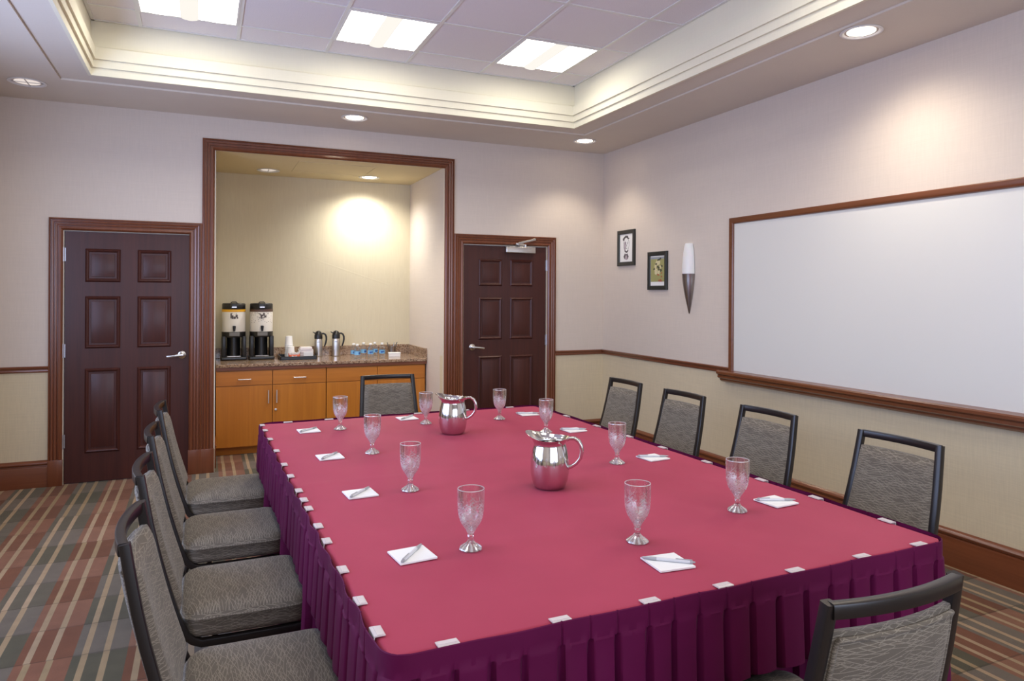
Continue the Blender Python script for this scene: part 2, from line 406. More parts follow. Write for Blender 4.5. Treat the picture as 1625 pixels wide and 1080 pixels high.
wall('wall_front', [(LX - T, WXA, FY - T, FY, RAIL, CZ + .05), (WXB, WX + T, FY - T, FY, RAIL, CZ + .05), (WXA, WXB, FY - T, FY, WZ1, CZ + .05)],
     [(LX - T, WX + T, FY - T, FY, 0, WZ0), (LX - T, WXA, FY - T, FY, WZ0, RAIL), (WXB, WX + T, FY - T, FY, WZ0, RAIL)], 'wall behind the camera with a wide window opening')
m = MB()
for x0, x1, z0, z1 in ((WXA, WXB, WZ0, WZ0 + .05), (WXA, WXB, WZ1 - .05, WZ1), (WXA, WXA + .05, WZ0 + .05, WZ1 - .05), (WXB - .05, WXB, WZ0 + .05, WZ1 - .05), (1.075, 1.125, WZ0 + .05, WZ1 - .05)): m.box(x0, x1, FY - .08, FY - .02, z0, z1)
struct(m.build('window_1', 'trim_wood_z'), 'wide wooden window frame behind the camera')
# alcove shell
m = MB(); m.box(AX0 - .1, AX1 + .1, AYB, AYB + .1, 0, AZC + .1); struct(m.build('wall_alcove_back', 'alcove_paper'), 'cream back wall of the beverage alcove with embossed lines')
m = MB(); m.box(AX0 - .1, AX0, yb1, AYB, 0, AZC + .1); struct(m.build('wall_alcove_left', 'alcove_paper'), 'left side wall of the alcove')
m = MB(); m.box(AX1, AX1 + .1, yb1, AYB, 0, AZC + .1); struct(m.build('wall_alcove_right', 'wall_upper'), 'pale right side wall of the alcove')
# ceiling: soffit ring, lower band step, fascia, cove wall, tiles
TX0, TX1, TY0, TY1 = -0.707, 3.0, -1.35, 5.545
BX0, BX1, BY0_, BY1_ = -0.917, 3.222, -1.56, 5.755
def ring(m, ax0, ax1, ay0, ay1, bx0, bx1, by0, by1, z0, z1):
    """rectangular ring between outer rect a and inner rect b"""
    m.box(ax0, ax1, by1, ay1, z0, z1); m.box(ax0, ax1, ay0, by0, z0, z1); m.box(ax0, bx0, by0, by1, z0, z1); m.box(bx1, ax1, by0, by1, z0, z1)
m = MB(); ring(m, LX - T, WX + T, FY - T, BY + .05, BX0, BX1, BY0_, BY1_, CZ, CZ + .06)
ceil_o = struct(m.build('ceiling', 'ceiling_paint'), 'soffit around the raised tile ceiling')
m = MB(); ring(m, BX0, BX1, BY0_, BY1_, TX0 - .006, TX1 + .006, TY0 - .006, TY1 + .006, CZ + .012, CZ + .06)
struct(m.build('soffit_band', 'ceiling_paint', ceil_o))
def loop_profile(m, prof):
    """prof: (inset towards the opening, z) swept around the tray"""
    rs = []
    for ins, z in prof:
        rs.append([(TX0 + ins, TY0 + ins, z), (TX1 - ins, TY0 + ins, z), (TX1 - ins, TY1 - ins, z), (TX0 + ins, TY1 - ins, z)])
    m.rings(rs, True, False, False)
m = MB()
loop_profile(m, [(-.02, CZ + .012), (-.02, CZ), (0, CZ), (0, CZ + .052), (.014, CZ + .053), (.014, CZ + .105), (.028, CZ + .106), (.028, CZ + .185), (.010, CZ + .188), (.0, CZ + .20), (-.004, TZ + .02)])
struct(m.build('tray_fascia', 'fascia_paint', ceil_o))
m = MB(); m.box(TX0 - .1, TX1 + .1, TY0 - .1, TY1 + .1, TZ, TZ + .03); struct(m.build('ceiling_tiles', 'ceiling_tile', ceil_o))
P = .6275; GX = [-.409 - P + P * k for k in range(8)]; GY = [5.245 - P * k for k in range(12)]
m = MB()
for gx in GX:
    if TX0 < gx < TX1: m.box(gx - .012, gx + .012, TY0, TY1, TZ - .006, TZ + .002)
for gy in GY:
    if TY0 < gy < TY1: m.box(TX0, TX1, gy - .012, gy + .012, TZ - .0055, TZ + .002)
m.box(TX0, TX0 + .02, TY0, TY1, TZ - .005, TZ + .002); m.box(TX1 - .02, TX1, TY0, TY1, TZ - .005, TZ + .002); m.box(TX0, TX1, TY1 - .02, TY1, TZ - .005, TZ + .002)
struct(m.build('ceiling_grid', 'grid_metal', ceil_o))
m = MB(); m.box(AX0, AX1, BY + .002, AYB + .05, AZC, AZC + .06); struct(m.build('ceiling_alcove', 'alcove_ceiling'), 'yellow alcove ceiling')

# troffers
def troffer(loc, label):
    t = thing('ceiling_light', label, 'ceiling light', loc, 0, 'recessed square ceiling lights')
    a, b = .302, .27
    m = MB(); ring(m, -a, a, -a, a, -.289, .289, -.289, .289, -.010, 0); m.build('frame', 'grid_metal', t)
    for s in (-1, 1):                                  # two curved diffuser wings
        m = MB(); rs = []
        for k in range(9):
            u = k / 8; x = s * (.055 + .233 * u); z = -.004 - .022 * sin(pi * u) * .35
            rs.append([(x, -.288, z), (x, .288, z)])
        m.rings(rs, False, False, False); m.build('diffuser', 'troffer_glow', t, 60)
    m = MB(); rs = []
    for k in range(11):
        a2 = pi * k / 10; rs.append([(.056 * cos(a2), -.288, -.006 - .020 * sin(a2)), (.056 * cos(a2), .288, -.006 - .020 * sin(a2))])
    m.rings(rs, False, False, False)
    for y in (-.288, .288): m.poly([(.056 * cos(pi * k / 10), y, -.006 - .020 * sin(pi * k / 10)) for k in range(11)])
    m.build('basket', 'troffer_glow_soft', t, 50)
    return t
tr0 = troffer((GX[1] + P / 2, GY[0] - P / 2, TZ), 'left ceiling light, above the left door, cut by the picture top')
dup(tr0, (GX[3] + P / 2, GY[0] - P / 2, TZ), 0, 'middle ceiling light in the tile ceiling, second from the left')
dup(tr0, (GX[5] + P / 2, GY[0] - P / 2, TZ), 0, 'rightmost ceiling light, nearest the tray corner above the right door')
for r, nm in ((4, 'next row'), (8, 'last row')):
    for k, side in ((1, 'left'), (3, 'middle'), (5, 'right')):
        dup(tr0, (GX[k] + P / 2, GY[r] - P / 2, TZ), 0, '%s ceiling light of the %s, overhead and behind the camera view' % (side, nm))

# recessed downlights
def downlight(loc, label, on, power=0, r=.093, cone=110, blend=.6, col=(1, .88, .70), glow=None, dy=0.0):
    t = thing('recessed_downlight', label, 'downlight', loc, 0, 'round recessed downlights')
    m = MB(); m.lathe([(r, .0), (r + .016, -.001), (r + .018, -.005), (r + .012, -.008), (r, -.006), (r - .006, .0)], 36, cap0=False, cap1=False); m.build('trim_ring', 'white_plastic', t, 50)
    m = MB(); m.lathe([(r, .001), (r * .8, .0)], 36, cap0=False, cap1=True); m.build('lens', glow or ('lamp_on' if on else 'unlit_lens_glow'), t)
    if not on:
        m = MB(); m.box(-r, r, -.003, .003, -.005, -.001); m.box(-.003, .003, -r, r, -.005, -.001); m.build('baffle', 'hinge_metal', t)
    if power:
        l = bpy.data.lights.new('downlight_lamp', 'SPOT'); l.energy = power; l.color = col; l.spot_size = RAD(cone); l.spot_blend = blend; l.shadow_soft_size = .06
        lo = bpy.data.objects.new('downlight_lamp', l); COL.objects.link(lo); lo.parent = t; lo.location = (0, dy, -.03)
    return t
downlight((-1.142, 5.92, CZ), 'downlight with dark cross baffle at far left of the soffit', False, r=.10, glow='unlit_lens_glow')
downlight((1.151, 5.975, CZ), 'lit downlight in the soffit above the alcove opening', True, 45)
downlight((3.338, 5.955, CZ), 'lit downlight in the soffit corner by the right wall', True, 14, glow='lamp_on')
downlight((3.345, 2.847, CZ), 'big lit downlight, in the soffit above the whiteboard', True, 28, cone=150, blend=1.0)
ax = 7.33
downlight((.575, ax, AZC), 'unlit downlight with cross baffle in the alcove ceiling above the coffee dispensers', False, r=.09)
downlight((1.566, ax, AZC), 'bright lit downlight in the alcove ceiling near its right wall', True, 46, r=.09, cone=150, blend=1.0, col=(1, .97, .91), dy=.03)
# flush access panel + cover in alcove ceiling
t = thing('access_panel', 'flush hatch outline in the yellow alcove ceiling between its downlights', 'access panel', (1.15, 7.0, AZC))
m = MB(); ring(m, -.36, .36, -.3, .3, -.345, .345, -.285, .285, -.004, 0); m.build('frame', 'alcove_ceiling', t)
m = MB(); m.box(-.343, .343, -.283, .283, -.002, 0); m.build('hatch', 'alcove_ceiling', t)

# ------------------------------------------------------------------ trims, doors
def reeded(w):
    """casing profile across its width: (across, out)"""
    p = [(0, 0), (0, .014), (.004, .018)]
    for a in (.16, .40, .64):
        c = a * w; p += [(c - .006, .019), (c - .002, .012), (c + .002, .012), (c + .006, .022)]
    p += [(w - .014, .024), (w - .004, .016), (w, .008), (w, 0)]
    return p
PR = reeded(.095)
def casing(m, x0, x1, ztop, zin, flip_outer=True, plinth=.20):
    """two legs with a mitred header; x0,x1 outer edges; zin inner top; outer top ztop"""
    w = ztop - zin
    k = w / .095
    L = [(x0 + a * k, BY - o) for a, o in PR]; m.prism(L, 'z', plinth, ztop, None, lambda p, q: -(p - x0) * 0 - 0)
def casing_leg(m, xa, dirn, zt, ztop_fn=True, plinth=.20):
    pts = [(xa + dirn * a, BY - o) for a, o in PR]
    m.prism(pts, 'z', plinth, zt, None, lambda p, q: -abs(p - xa))
    m.box(min(xa, xa + dirn * .097) - .001, max(xa, xa + dirn * .097) + .001, BY - .027, BY, 0, plinth, .002)
def casing_head(m, xa, xb, zt):
    pts = [(BY - o, zt - a) for a, o in PR]
    m.prism(pts, 'x', xa, xb, lambda p, q: (zt - q), lambda p, q: -(zt - q))
def door_trim(n, xa, xb, zt, label):
    m = MB(); casing_leg(m, xa, 1, zt); casing_leg(m, xb, -1, zt); casing_head(m, xa, xb, zt)
    return struct(m.build('trim_%d' % n, 'trim_wood_z', None, 30), label)
door_trim(1, -1.096, -.016, 2.073, 'reeded wooden casing around the left door')
door_trim(2, -.0145, 2.1875, 2.783, 'tall reeded wooden casing around the alcove opening')
door_trim(3, 2.189, 3.276, 2.075, 'reeded wooden casing around the right door')
m = MB()   # cream jamb strips of the alcove
m.box(AX0 - .001, AX0 + .008, BY - .005, BY + .012, 0, AZC); m.box(AX1 - .008, AX1 + .001, BY - .005, BY + .012, 0, AZC); m.box(AX0, AX1, BY - .005, BY + .012, AZC - .012, AZC + .004)
struct(m.build('trim_4', 'jamb_paint'), 'thin cream edge strip lining the alcove opening')

def door(n, x0, x1, zt, handle_right, label, closer=False):
    y = BY + .012
    o = MB()
    a, b = x0 + .008, x1 - .008
    o.box(a, b, y, y + .045, .006, zt - .008)
    w = b - a
    cols = [(a + .137, a + .137 + .245), (b - .137 - .245, b - .137)]
    if n == 2: cols = [(a + .155, a + .155 + .247), (b - .145 - .25, b - .145)]
    rows = [(1.578, 1.84), (1.054, 1.466), (.232, .896)]
    for cx0, cx1 in cols:
        for z0, z1 in rows:
            # mitred moulding, four sides
            pf = [(0, 0), (.004, -.006), (.012, -.012), (.018, -.010), (.024, -.004), (.03, .004)]
            for (pax, s0, s1, base, sg, horizontal) in ((0, cx0, cx1, z0, 1, True), (0, cx0, cx1, z1, -1, True), (0, z0, z1, cx0, 1, False), (0, z0, z1, cx1, -1, False)):
                if horizontal:
                    pts = [(y + d_, base + sg * c_) for c_, d_ in pf] + [(y + .01, base + sg * .03), (y + .01, base)]
                    o.prism(pts, 'x', s0, s1, lambda p, q: abs(q - base), lambda p, q: -abs(q - base))
                else:
                    pts = [(base + sg * c_, y + d_) for c_, d_ in pf] + [(base + sg * .03, y + .01), (base, y + .01)]
                    o.prism(pts, 'z', s0, s1, lambda p, q: abs(p - base), lambda p, q: -abs(p - base))
            o.box(cx0 + .042, cx1 - .042, y - .004, y + .01, z0 + .042, z1 - .042, .003)
    d = o.build('door_%d' % n, 'door_wood_z', None, 30); struct(d, label)
    # jamb lining (cream edge seen around the slab)
    m = MB(); m.box(x0 - .012, x0 + .004, BY - .004, BY + .08, 0, zt + .008); m.box(x1 - .004, x1 + .012, BY - .004, BY + .08, 0, zt + .008); m.box(x0, x1, BY - .004, BY + .08, zt - .004, zt + .01)
    j = m.build('door_jamb', 'jamb_paint', d); j['label'] = 'cream jamb lining'
    hx = (x1 - .062) if handle_right else (x0 + .098); s = -1 if handle_right else 1
    m = MB(); m.lathe([(0, 0), (.031, 0), (.033, .004), (.031, .010), (.018, .014), (.012, .02), (.012, .05), (0, .052)], 28); m.xform(lambda c: (hx + c.x, y - c.z, .985 + c.y))
    h = m.build('handle', 'satin_nickel', d, 40); h['label'] = 'satin nickel lever handle'
    m = MB(); m.sweep([(hx, y - .046, .985), (hx + s * .03, y - .05, .984), (hx + s * .07, y - .05, .979), (hx + s * .112, y - .044, .974)], rect(.012, .019, .004), (0, 0, 1)); m.build('lever', 'satin_nickel', h, 40)
    m = MB(); ex = x1 if handle_right else x0; m.box(ex - .006, ex + .004, y - .006, y + .012, .965, 1.0); m.build('latch', 'satin_nickel', d)
    xh = x0 + .0 if handle_right else x1
    for z in (1.79, 1.04, .335):
        m = MB(); m.tube([(xh, y - .012, z - .055), (xh, y - .012, z + .055)], .008, 10, (1, 0, 0)); m.box(xh - .014, xh + .014, y - .008, y + .004, z - .052, z + .052)
        hg = m.build('hinge', 'hinge_metal', d, 40); hg['label'] = 'steel hinge'
    if closer:
        m = MB(); m.box(2.715, 3.035, y - .055, y, 1.905, 1.968, .008, 3); c = m.build('door_closer', 'satin_nickel', d, 40); c['label'] = 'silver overhead door closer'
        m = MB(); m.sweep([(2.93, y - .035, 1.985), (2.84, y - .06, 1.99)], rect(.014, .022, .003)); m.sweep([(2.84, y - .065, 2.0), (3.03, y - .06, 2.045)], rect(.012, .02, .003))
        m.box(2.82, 2.90, BY - .04, BY - .018, 1.985, 2.005, .003); m.lathe([(0, 0), (.014, 0), (.014, .022), (0, .022)], 16, (2.93, y - .035, 1.968)); m.build('closer_arm', 'satin_nickel', c, 40)
    return d
door(1, *D1[:2], D1[2], True, 'dark mahogany six-panel door left of the alcove')
door(2, *D2[:2], D2[2], False, 'brown six-panel door with closer, right of the alcove', True)

# baseboards and chair rail
BB = [(0, 0), (0, .021), (.150, .021), (.158, .019), (.162, .014), (.168, .013), (.174, .022), (.184, .025), (.194, .020), (.200, .012), (.205, .006), (.205, 0)]   # (z, out)
def bb_back(m, x0, x1): m.prism([(BY - o, z) for z, o in BB], 'x', x0, x1)
m = MB(); bb_back(m, LX, -1.094); bb_back(m, 3.275, WX); struct(m.build('baseboard_back', 'trim_wood_x', None, 30), 'wooden baseboard along the back wall')
m = MB(); m.prism([(WX - o, z) for z, o in BB], 'y', FY, BY); struct(m.build('baseboard_right', 'trim_wood_y', None, 30), 'wooden baseboard along the right wall')
m = MB(); m.prism([(LX + o, z) for z, o in BB], 'y', FY, BY); struct(m.build('baseboard_left', 'trim_wood_y', None, 30), 'wooden baseboard along the left wall')
CR = [(.880, 0), (.880, .010), (.888, .014), (.893, .012), (.905, .013), (.912, .020), (.922, .022), (.927, .016), (.927, 0)]
m = MB(); m.prism([(BY - o, z) for z, o in CR], 'x', LX, -1.094); m.prism([(BY - o, z) for z, o in CR], 'x', 3.275, WX); struct(m.build('trim_5', 'trim_wood_x', None, 30), 'chair rail on the back wall')
m = MB(); m.prism([(WX - o, z) for z, o in CR], 'y', 4.44, BY); m.prism([(WX - o, z) for z, o in CR], 'y', FY, 1.0); struct(m.build('trim_6', 'trim_wood_y', None, 30), 'chair rail on the right wall ending at the whiteboard')
m = MB(); m.prism([(LX + o, z) for z, o in CR], 'y', FY, LY0); m.prism([(LX + o, z) for z, o in CR], 'y', LY1, BY); struct(m.build('trim_7', 'trim_wood_y', None, 30), 'chair rail on the left wall')

# ------------------------------------------------------------------ whiteboard, pictures, sconce (right wall)
def on_right_wall(y, z): return (WX, y, z)
t = thing('whiteboard', 'large whiteboard in a wooden frame on the right wall', 'whiteboard', (WX, 2.9, .9))
ya, ye, zb, zt = -1.45, 1.567, -.02, 1.207      # local y range, z range
m = MB(); m.box(-.012, 0, ya, ye - .03, 0, zt - .03); o = m.build('panel', 'white_board', t); o['label'] = 'glossy white writing panel'
m = MB(); FP_ = [(0, 0), (-.026, 0), (-.030, .006), (-.030, .030), (-.024, .042), (-.014, .047), (0, .047)]
m.prism([(p, zt - q) for p, q in FP_], 'y', ya, ye, None, lambda p, q: -(zt - q)); 
m.prism([(p, ye - q) for p, q in FP_], 'z', zb, zt, None, lambda p, q: -(ye - q))
m.build('frame', 'board_wood_y', t, 30)
m = MB(); TP = [(0, .008), (-.014, .008), (-.034, .004), (-.082, .002), (-.088, -.006), (-.088, -.022), (-.078, -.030), (-.070, -.034), (-.074, -.040), (-.074, -.052), (-.062, -.060), (-.050, -.064), (-.050, -.074), (-.036, -.086), (0, -.086)]
m.prism(TP, 'y', ya, ye + .07); m.build('tray', 'board_wood_y', t, 30)

def picture(name, yc, zc, w, h, label, art):
    t = thing(name, label, 'picture', (WX, yc, zc), RAD(-90))      # local: x along the wall (towards the camera), -y into the room? see art
    # local frame: +x = world -y, +y = world +x (into the wall); front is -y
    m = MB(); fr = [(0, 0), (0, -.018), (.008, -.022), (.032, -.020), (.039, -.012), (.039, 0)]
    for sg in (1, -1):
        base = sg * h / 2; m.prism([(d, base - sg * c) for c, d in fr], 'x', -w / 2, w / 2, lambda p, q: abs(base - q), lambda p, q: -abs(base - q))
        bx = sg * w / 2; m.prism([(bx - sg * c, d) for c, d in fr], 'z', -h / 2, h / 2, lambda p, q: abs(bx - p), lambda p, q: -abs(bx - p))
    m.build('frame', 'picture_black', t, 30)
    m = MB(); m.box(-w / 2 + .02, w / 2 - .02, -.008, -.001, -h / 2 + .02, h / 2 - .02); pr = m.build('print', 'paper', t); art(t, pr, w, h); return t
def blob(m, cx, cz, rx, rz, y, n=22, a0=0, a1=360, inner=0.0, wob=0.0, seed=0):
    rnd = random.Random(seed); out = []; inn = []
    full = (a1 - a0) >= 360
    for k in range(n + (0 if full else 1)):
        a = RAD(a0 + (a1 - a0) * k / n); w_ = 1 + wob * (rnd.random() - .5); out.append((cx + rx * cos(a) * w_, y, cz + rz * sin(a) * w_)); inn.append((cx + rx * inner * cos(a), y, cz + rz * inner * sin(a)))
    if inner == 0: m.poly(out)
    else:
        nn = len(out)
        for k in range(nn if full else nn - 1): m.poly([out[k], out[(k + 1) % nn], inn[(k + 1) % nn], inn[k]])
def portrait(t, pr, w, h):
    m = MB(); y = -.0085
    blob(m, 0, .035, .052, .072, y, 26, 0, 360, .93, .05, 1)                   # head outline
    blob(m, -.004, .075, .056, .046, y, 18, 15, 185, .55, .2, 2)               # hair
    for sx in (-1, 1): blob(m, sx * .02 + .006, .040, .009, .004, y, 10, seed=3); blob(m, sx * .02 + .006, .054, .012, .003, y, 10, seed=4)
    m.poly([(.006, y, .04), (.013, y, .014), (.002, y, .012)]); blob(m, .006, -.004, .014, .0035, y, 10)
    blob(m, .004, -.022, .034, .026, y, 16, 180, 360, .5, .3, 5)               # beard shadow
    m.poly([(-.05, y, -.085), (-.02, y, -.05), (-.012, y, -.07), (-.03, y, -.115)]); m.poly([(.04, y, -.09), (.022, y, -.052), (.012, y, -.07), (.02, y, -.11)]); blob(m, .0, -.068, .012, .008, y, 10)
    m.build('drawing', 'ink', pr)['kind'] = 'stuff'
    m = MB(); blob(m, -.024, .02, .018, .05, -.0083, 14, wob=.3, seed=8); blob(m, 0, -.088, .045, .03, -.0083, 16, wob=.4, seed=9); m.build('shading', 'ink_soft', pr)['kind'] = 'stuff'
def poster(t, pr, w, h):
    m = MB(); m.box(-w / 2 + .045, w / 2 - .045, -.0095, -.008, -h / 2 + .075, h / 2 - .05); m.build('artwork', 'poster_olive', pr)
    m = MB(); rnd = random.Random(3)
    for k in range(9): blob(m, rnd.uniform(-.06, .06), rnd.uniform(-.02, .09), rnd.uniform(.012, .022), rnd.uniform(.012, .03), -.0100 - k * .00002, 12, wob=.5, seed=k)
    m.build('artwork', 'poster_cream', pr)['kind'] = 'stuff'
    m = MB()
    for k in range(10): blob(m, rnd.uniform(-.07, .07), rnd.uniform(-.01, .11), .014, .010, -.0104 - k * .00002, 9, wob=.8, seed=k + 20)
    m.build('artwork', 'poster_dark', pr)['kind'] = 'stuff'
    m = MB()
    for k in range(11): blob(m, rnd.uniform(-.0, .075), rnd.uniform(-.10, -.02), .009, .008, -.0108 - k * .00002, 8, wob=.6, seed=k + 40)
    m.build('artwork', 'poster_red', pr)['kind'] = 'stuff'
    m = MB(); m.box(-w / 2 + .047, w / 2 - .047, -.0098, -.0090, h / 2 - .068, h / 2 - .052); m.build('artwork', 'poster_blue', pr)
picture('picture_frame', 5.981, 1.962, .31, .352, 'black-framed pencil portrait, upper left picture on the right wall', portrait)
picture('picture_frame', 5.452, 1.722, .302, .352, 'black-framed small olive floral poster, lower picture beside the wall sconce', poster)

t = thing('wall_sconce', 'slim pointed wall sconce, white above and pewter below, beside the pictures', 'wall lamp', (WX, 4.99, 1.34))
def half(prof, seg=16):
    rs = []
    for r, z in prof: rs.append([(-r * sin(pi * k / seg) * .85 - .004, r * cos(pi * k / seg), z) for k in range(seg + 1)])
    return MB().rings(rs, False, False, False)
mm = half([(.070, .34), (.069, .42), (.064, .49), (.055, .555), (.044, .60), (.040, .604), (.001, .604)]); o = mm.build('shade', 'sconce_glass', t, 60); o['label'] = 'white glass upper shade'
mm = half([(.001, 0), (.006, .004), (.018, .05), (.038, .13), (.055, .21), (.066, .285), (.071, .338), (.072, .342), (.066, .344)]); o = mm.build('cone', 'pewter', t, 60); o['label'] = 'pewter pointed lower cone'

# ------------------------------------------------------------------ cabinets, countertop
YF = 7.0; CT = .842
def cabinet(x0, x1, label, handles, lock):
    xc = (x0 + x1) / 2; w = x1 - x0
    t = thing('base_cabinet', label, 'cabinet', (xc, YF, 0), 0, 'honey wood cabinets under the counter')
    m = MB(); m.box(-w / 2, w / 2, .02, AYB - YF - .003, .075, .785); m.box(-w / 2 + .004, w / 2 - .004, .06, .1, 0, .075); m.build('carcass', 'cabinet_wood_x', t)
    for s in (-1, 1):
        a, b = (-w / 2 + .002, -.0025) if s < 0 else (.0025, w / 2 - .002)
        m = MB(); m.box(a, b, 0, .019, .642, .775, .002); dr = m.build('drawer', 'cabinet_wood_x', t)
        m = MB(); m.box(a, b, 0, .019, .078, .637, .002); do = m.build('door', 'cabinet_wood_z', t)
        c = (a + b) / 2
        if handles:
            m = MB(); m.tube([(c - .052, 0, .70), (c - .052, -.026, .70)], .004, 8, (0, 0, 1)); m.tube([(c + .052, 0, .70), (c + .052, -.026, .70)], .004, 8); m.tube([(c - .056, -.027, .70), (c + .056, -.027, .70)], .0055, 10)
            m.build('handle', 'chrome', dr, 50)
        hx = -.037 if s < 0 else .037
        m = MB(); m.tube([(hx, 0, .475), (hx, -.026, .475)], .004, 8); m.tube([(hx, 0, .585), (hx, -.026, .585)], .004, 8); m.tube([(hx, -.027, .47), (hx, -.027, .59)], .0055, 10, (1, 0, 0))
        m.build('handle', 'chrome', do, 50)
        if lock and s > 0:
            m = MB(); m.lathe([(0, 0), (.011, 0), (.011, .008), (.004, .011), (0, .011)], 18); m.xform(lambda c_: (.03 + c_.x, -c_.z, .405 + c_.y)); m.build('lock', 'chrome', do, 40)
cabinet(.104, 1.088, 'left base cabinet under the coffee dispensers, with bar handles and a lock', True, True)
cabinet(1.092, 2.078, 'right base cabinet behind the grey chair, with plain drawer fronts', False, False)
t = thing('countertop', 'speckled brown granite countertop across the alcove', 'countertop', (1.09, YF, .8))
m = MB(); m.box(-.984, 1.002, -.022, AYB - YF - .002, .014, CT - .8, .004); m.build('slab', 'granite', t)
m = MB(); m.box(-.984, 1.002, AYB - YF - .022, AYB - YF - .001, CT - .8, CT - .8 + .10, .003); m.build('backsplash', 'granite', t)
m = MB(); m.box(.981, 1.003, -.02, AYB - YF - .022, CT - .8, CT - .8 + .10, .003); m.build('side_splash', 'granite', t)
m = MB(); m.box(-.984, 1.0, -.012, .03, -.015, .014); o = m.build('apron', 'trim_wood_x', t); o['label'] = 'dark brown wooden strip under the slab'
m = MB(); m.prism([(AX1 - o_, z) for z, o_ in BB], 'y', BY + .13, 7.05); m.prism([(AX0 + o_, z) for z, o_ in BB], 'y', BY + .13, 7.05); struct(m.build('baseboard_alcove', 'trim_wood_y', None, 30), 'short baseboards in the alcove')

# ------------------------------------------------------------------ things on the counter
def dispenser(x, y, label, band, spots):
    t = thing('coffee_dispenser', label, 'coffee dispenser', (x, y, CT), 0, 'coffee dispensers on the counter')
    R = .108
    m = MB(); m.box(-.118, .118, -.125, .11, 0, .035, .012, 3); m.box(-.112, -.074, -.095, .08, .03, .235, .012, 2); m.box(.074, .112, -.095, .08, .03, .235, .012, 2)
    m.lathe([(.062, .03), (.062, .24)], 24, (0, .03, 0)); m.lathe([(.109, .222), (.111, .228), (.111, .270), (.109, .276)], 40); o = m.build('base', 'black_plastic', t, 40); o['label'] = 'black stand'
    m = MB(); m.box(-.062, .062, -.118, -.035, .035, .041, .002); m.build('drip_tray', 'brushed_steel', t)
    m = MB(); m.lathe([(.107, .274), (R, .278), (R, .470), (.107, .472)], 48); body = m.build('body', 'dispenser_white', t, 40); body['label'] = 'white wrapped cylinder'
    m = MB(); m.lathe([(.1095, .470), (.110, .472), (.110, .492), (.1095, .494)], 48); o = m.build('band', band, t, 40)
    m = MB(); m.lathe([(.108, .492), (.109, .495), (.108, .545), (.102, .552), (.06, .555), (.0, .556)], 48, cap1=False); m.box(-.03, .03, -.114, -.09, .50, .55, .005); m.tube([(-.03, -.06, .553), (-.02, -.06, .566), (.02, -.06, .566), (.03, -.06, .553)], .005, 8, (0, 1, 0)); lid = m.build('lid', 'black_plastic', t, 40); lid['label'] = 'black screw lid'
    m = MB(); m.box(-.022, .022, -.1165, -.1135, .512, .522); m.build('plate', 'brushed_steel', lid)
    # picture mark on the wrap (curved decal hugging the cylinder)
    def decal(nm, mat, quads):
        m = MB()
        for cx, cz, w, h in quads:
            n = max(1, int(w / .01)); a0 = (cx - w / 2) / R; a1 = (cx + w / 2) / R; rs = []
            for k in range(n + 1):
                a = a0 + (a1 - a0) * k / n; rs.append([((R + .0012) * sin(a), -(R + .0012) * cos(a), cz - h / 2), ((R + .0012) * sin(a), -(R + .0012) * cos(a), cz + h / 2)])
            m.rings(rs, False, False, False)
        m.build(nm, mat, body)['kind'] = 'stuff'
    rnd = random.Random(5 if spots else 6)
    q = []
    if spots:
        q += [(.005 + .008 * i, .435 + .012 * sin(i * 1.4), .008, .016 + .012 * (i % 3)) for i in range(-3, 5)] + [(.0, .414, .06, .006), (-.005, .402, .045, .003), (-.024, .452, .02, .006)]
        q += [(rnd.uniform(-.11, .11), rnd.uniform(.36, .465), .005, .005) for _ in range(46)]
    else:
        q += [(-.028, .432, .012, .05), (-.014, .420, .014, .034), (.004, .414, .02, .022), (.022, .430, .02, .026), (.030, .412, .014, .016), (.018, .452, .006, .01), (-.02, .455, .008, .006)]
    decal('emblem', 'ink', q)
    m = MB(); m.box(-.013, .013, -.126, -.106, .30, .335, .003); m.sweep([(0, -.128, .282), (0, -.128, .33)], rect(.026, .012, .003), (0, 1, 0), True, [.75, 1.15]); sp = m.build('spigot', 'black_plastic', t, 40)
    m = MB(); m.box(-.045, .05, -.135, -.100, .236, .272, .005); m.build('spigot_guard', 'spigot_clear', sp)
    return t
dispenser(.272, 7.50, 'left coffee dispenser with a yellow band under its black lid', 'band_yellow', False)
dispenser(.528, 7.49, 'right coffee dispenser with a brown band and a dotted white wrap', 'band_brown', True)

t = thing('serving_tray', 'black serving tray holding cups and napkins on the counter', 'tray', (.862, 7.40, CT))
m = MB(); w, dd = .172, .16
m.box(-w, w, -dd, dd, 0, .006); m.box(-w, w, -dd, -dd + .008, 0, .034, .002); m.box(-w, w, dd - .008, dd, 0, .034, .002); m.box(-w, -w + .008, -dd, dd, 0, .034, .002); m.box(w - .008, w, -dd, dd, 0, .034, .002)
m.build('tray_body', 'black_plastic', t)
TRZ = CT + .0062
cup_me = None
def cup(x, y, z, r, label):
    """upside-down paper cup"""
    global cup_me
    if cup_me is None:
        m = MB(); m.lathe([(.0365, .003), (.041, 0), (.0425, .003), (.041, .007), (.0395, .008), (.031, .093), (.029, .094), (.0, .092)], 28, cap0=False, cap1=False)
        o = m.build('paper_cup', 'paper', None, 40); cup_me = o
    else:
        o = cup_me.copy(); COL.objects.link(o)
    o.location = (x, y, z); o.scale = (1, 1, 1); return tag(o, label, 'cup', 'paper cups on the tray')
names = ['bottom', 'second from bottom', 'third from bottom', 'middle', 'third from top', 'second from top', 'topmost']
for k in range(7): cup(.79, 7.46, TRZ + .0155 * k + (0 if k < 4 else .03), 1, 'white paper cup, %s of the tall upside-down stack on the tray' % names[k])
for k, nm in enumerate(('bottom', 'middle', 'topmost')): cup(.800, 7.372, TRZ + .012 * k, 1, 'white paper cup, %s of the short stack in front on the tray' % nm)
t = thing('packet_box', 'orange open box with a white mark on the black tray', 'box', (.822, 7.288, TRZ))
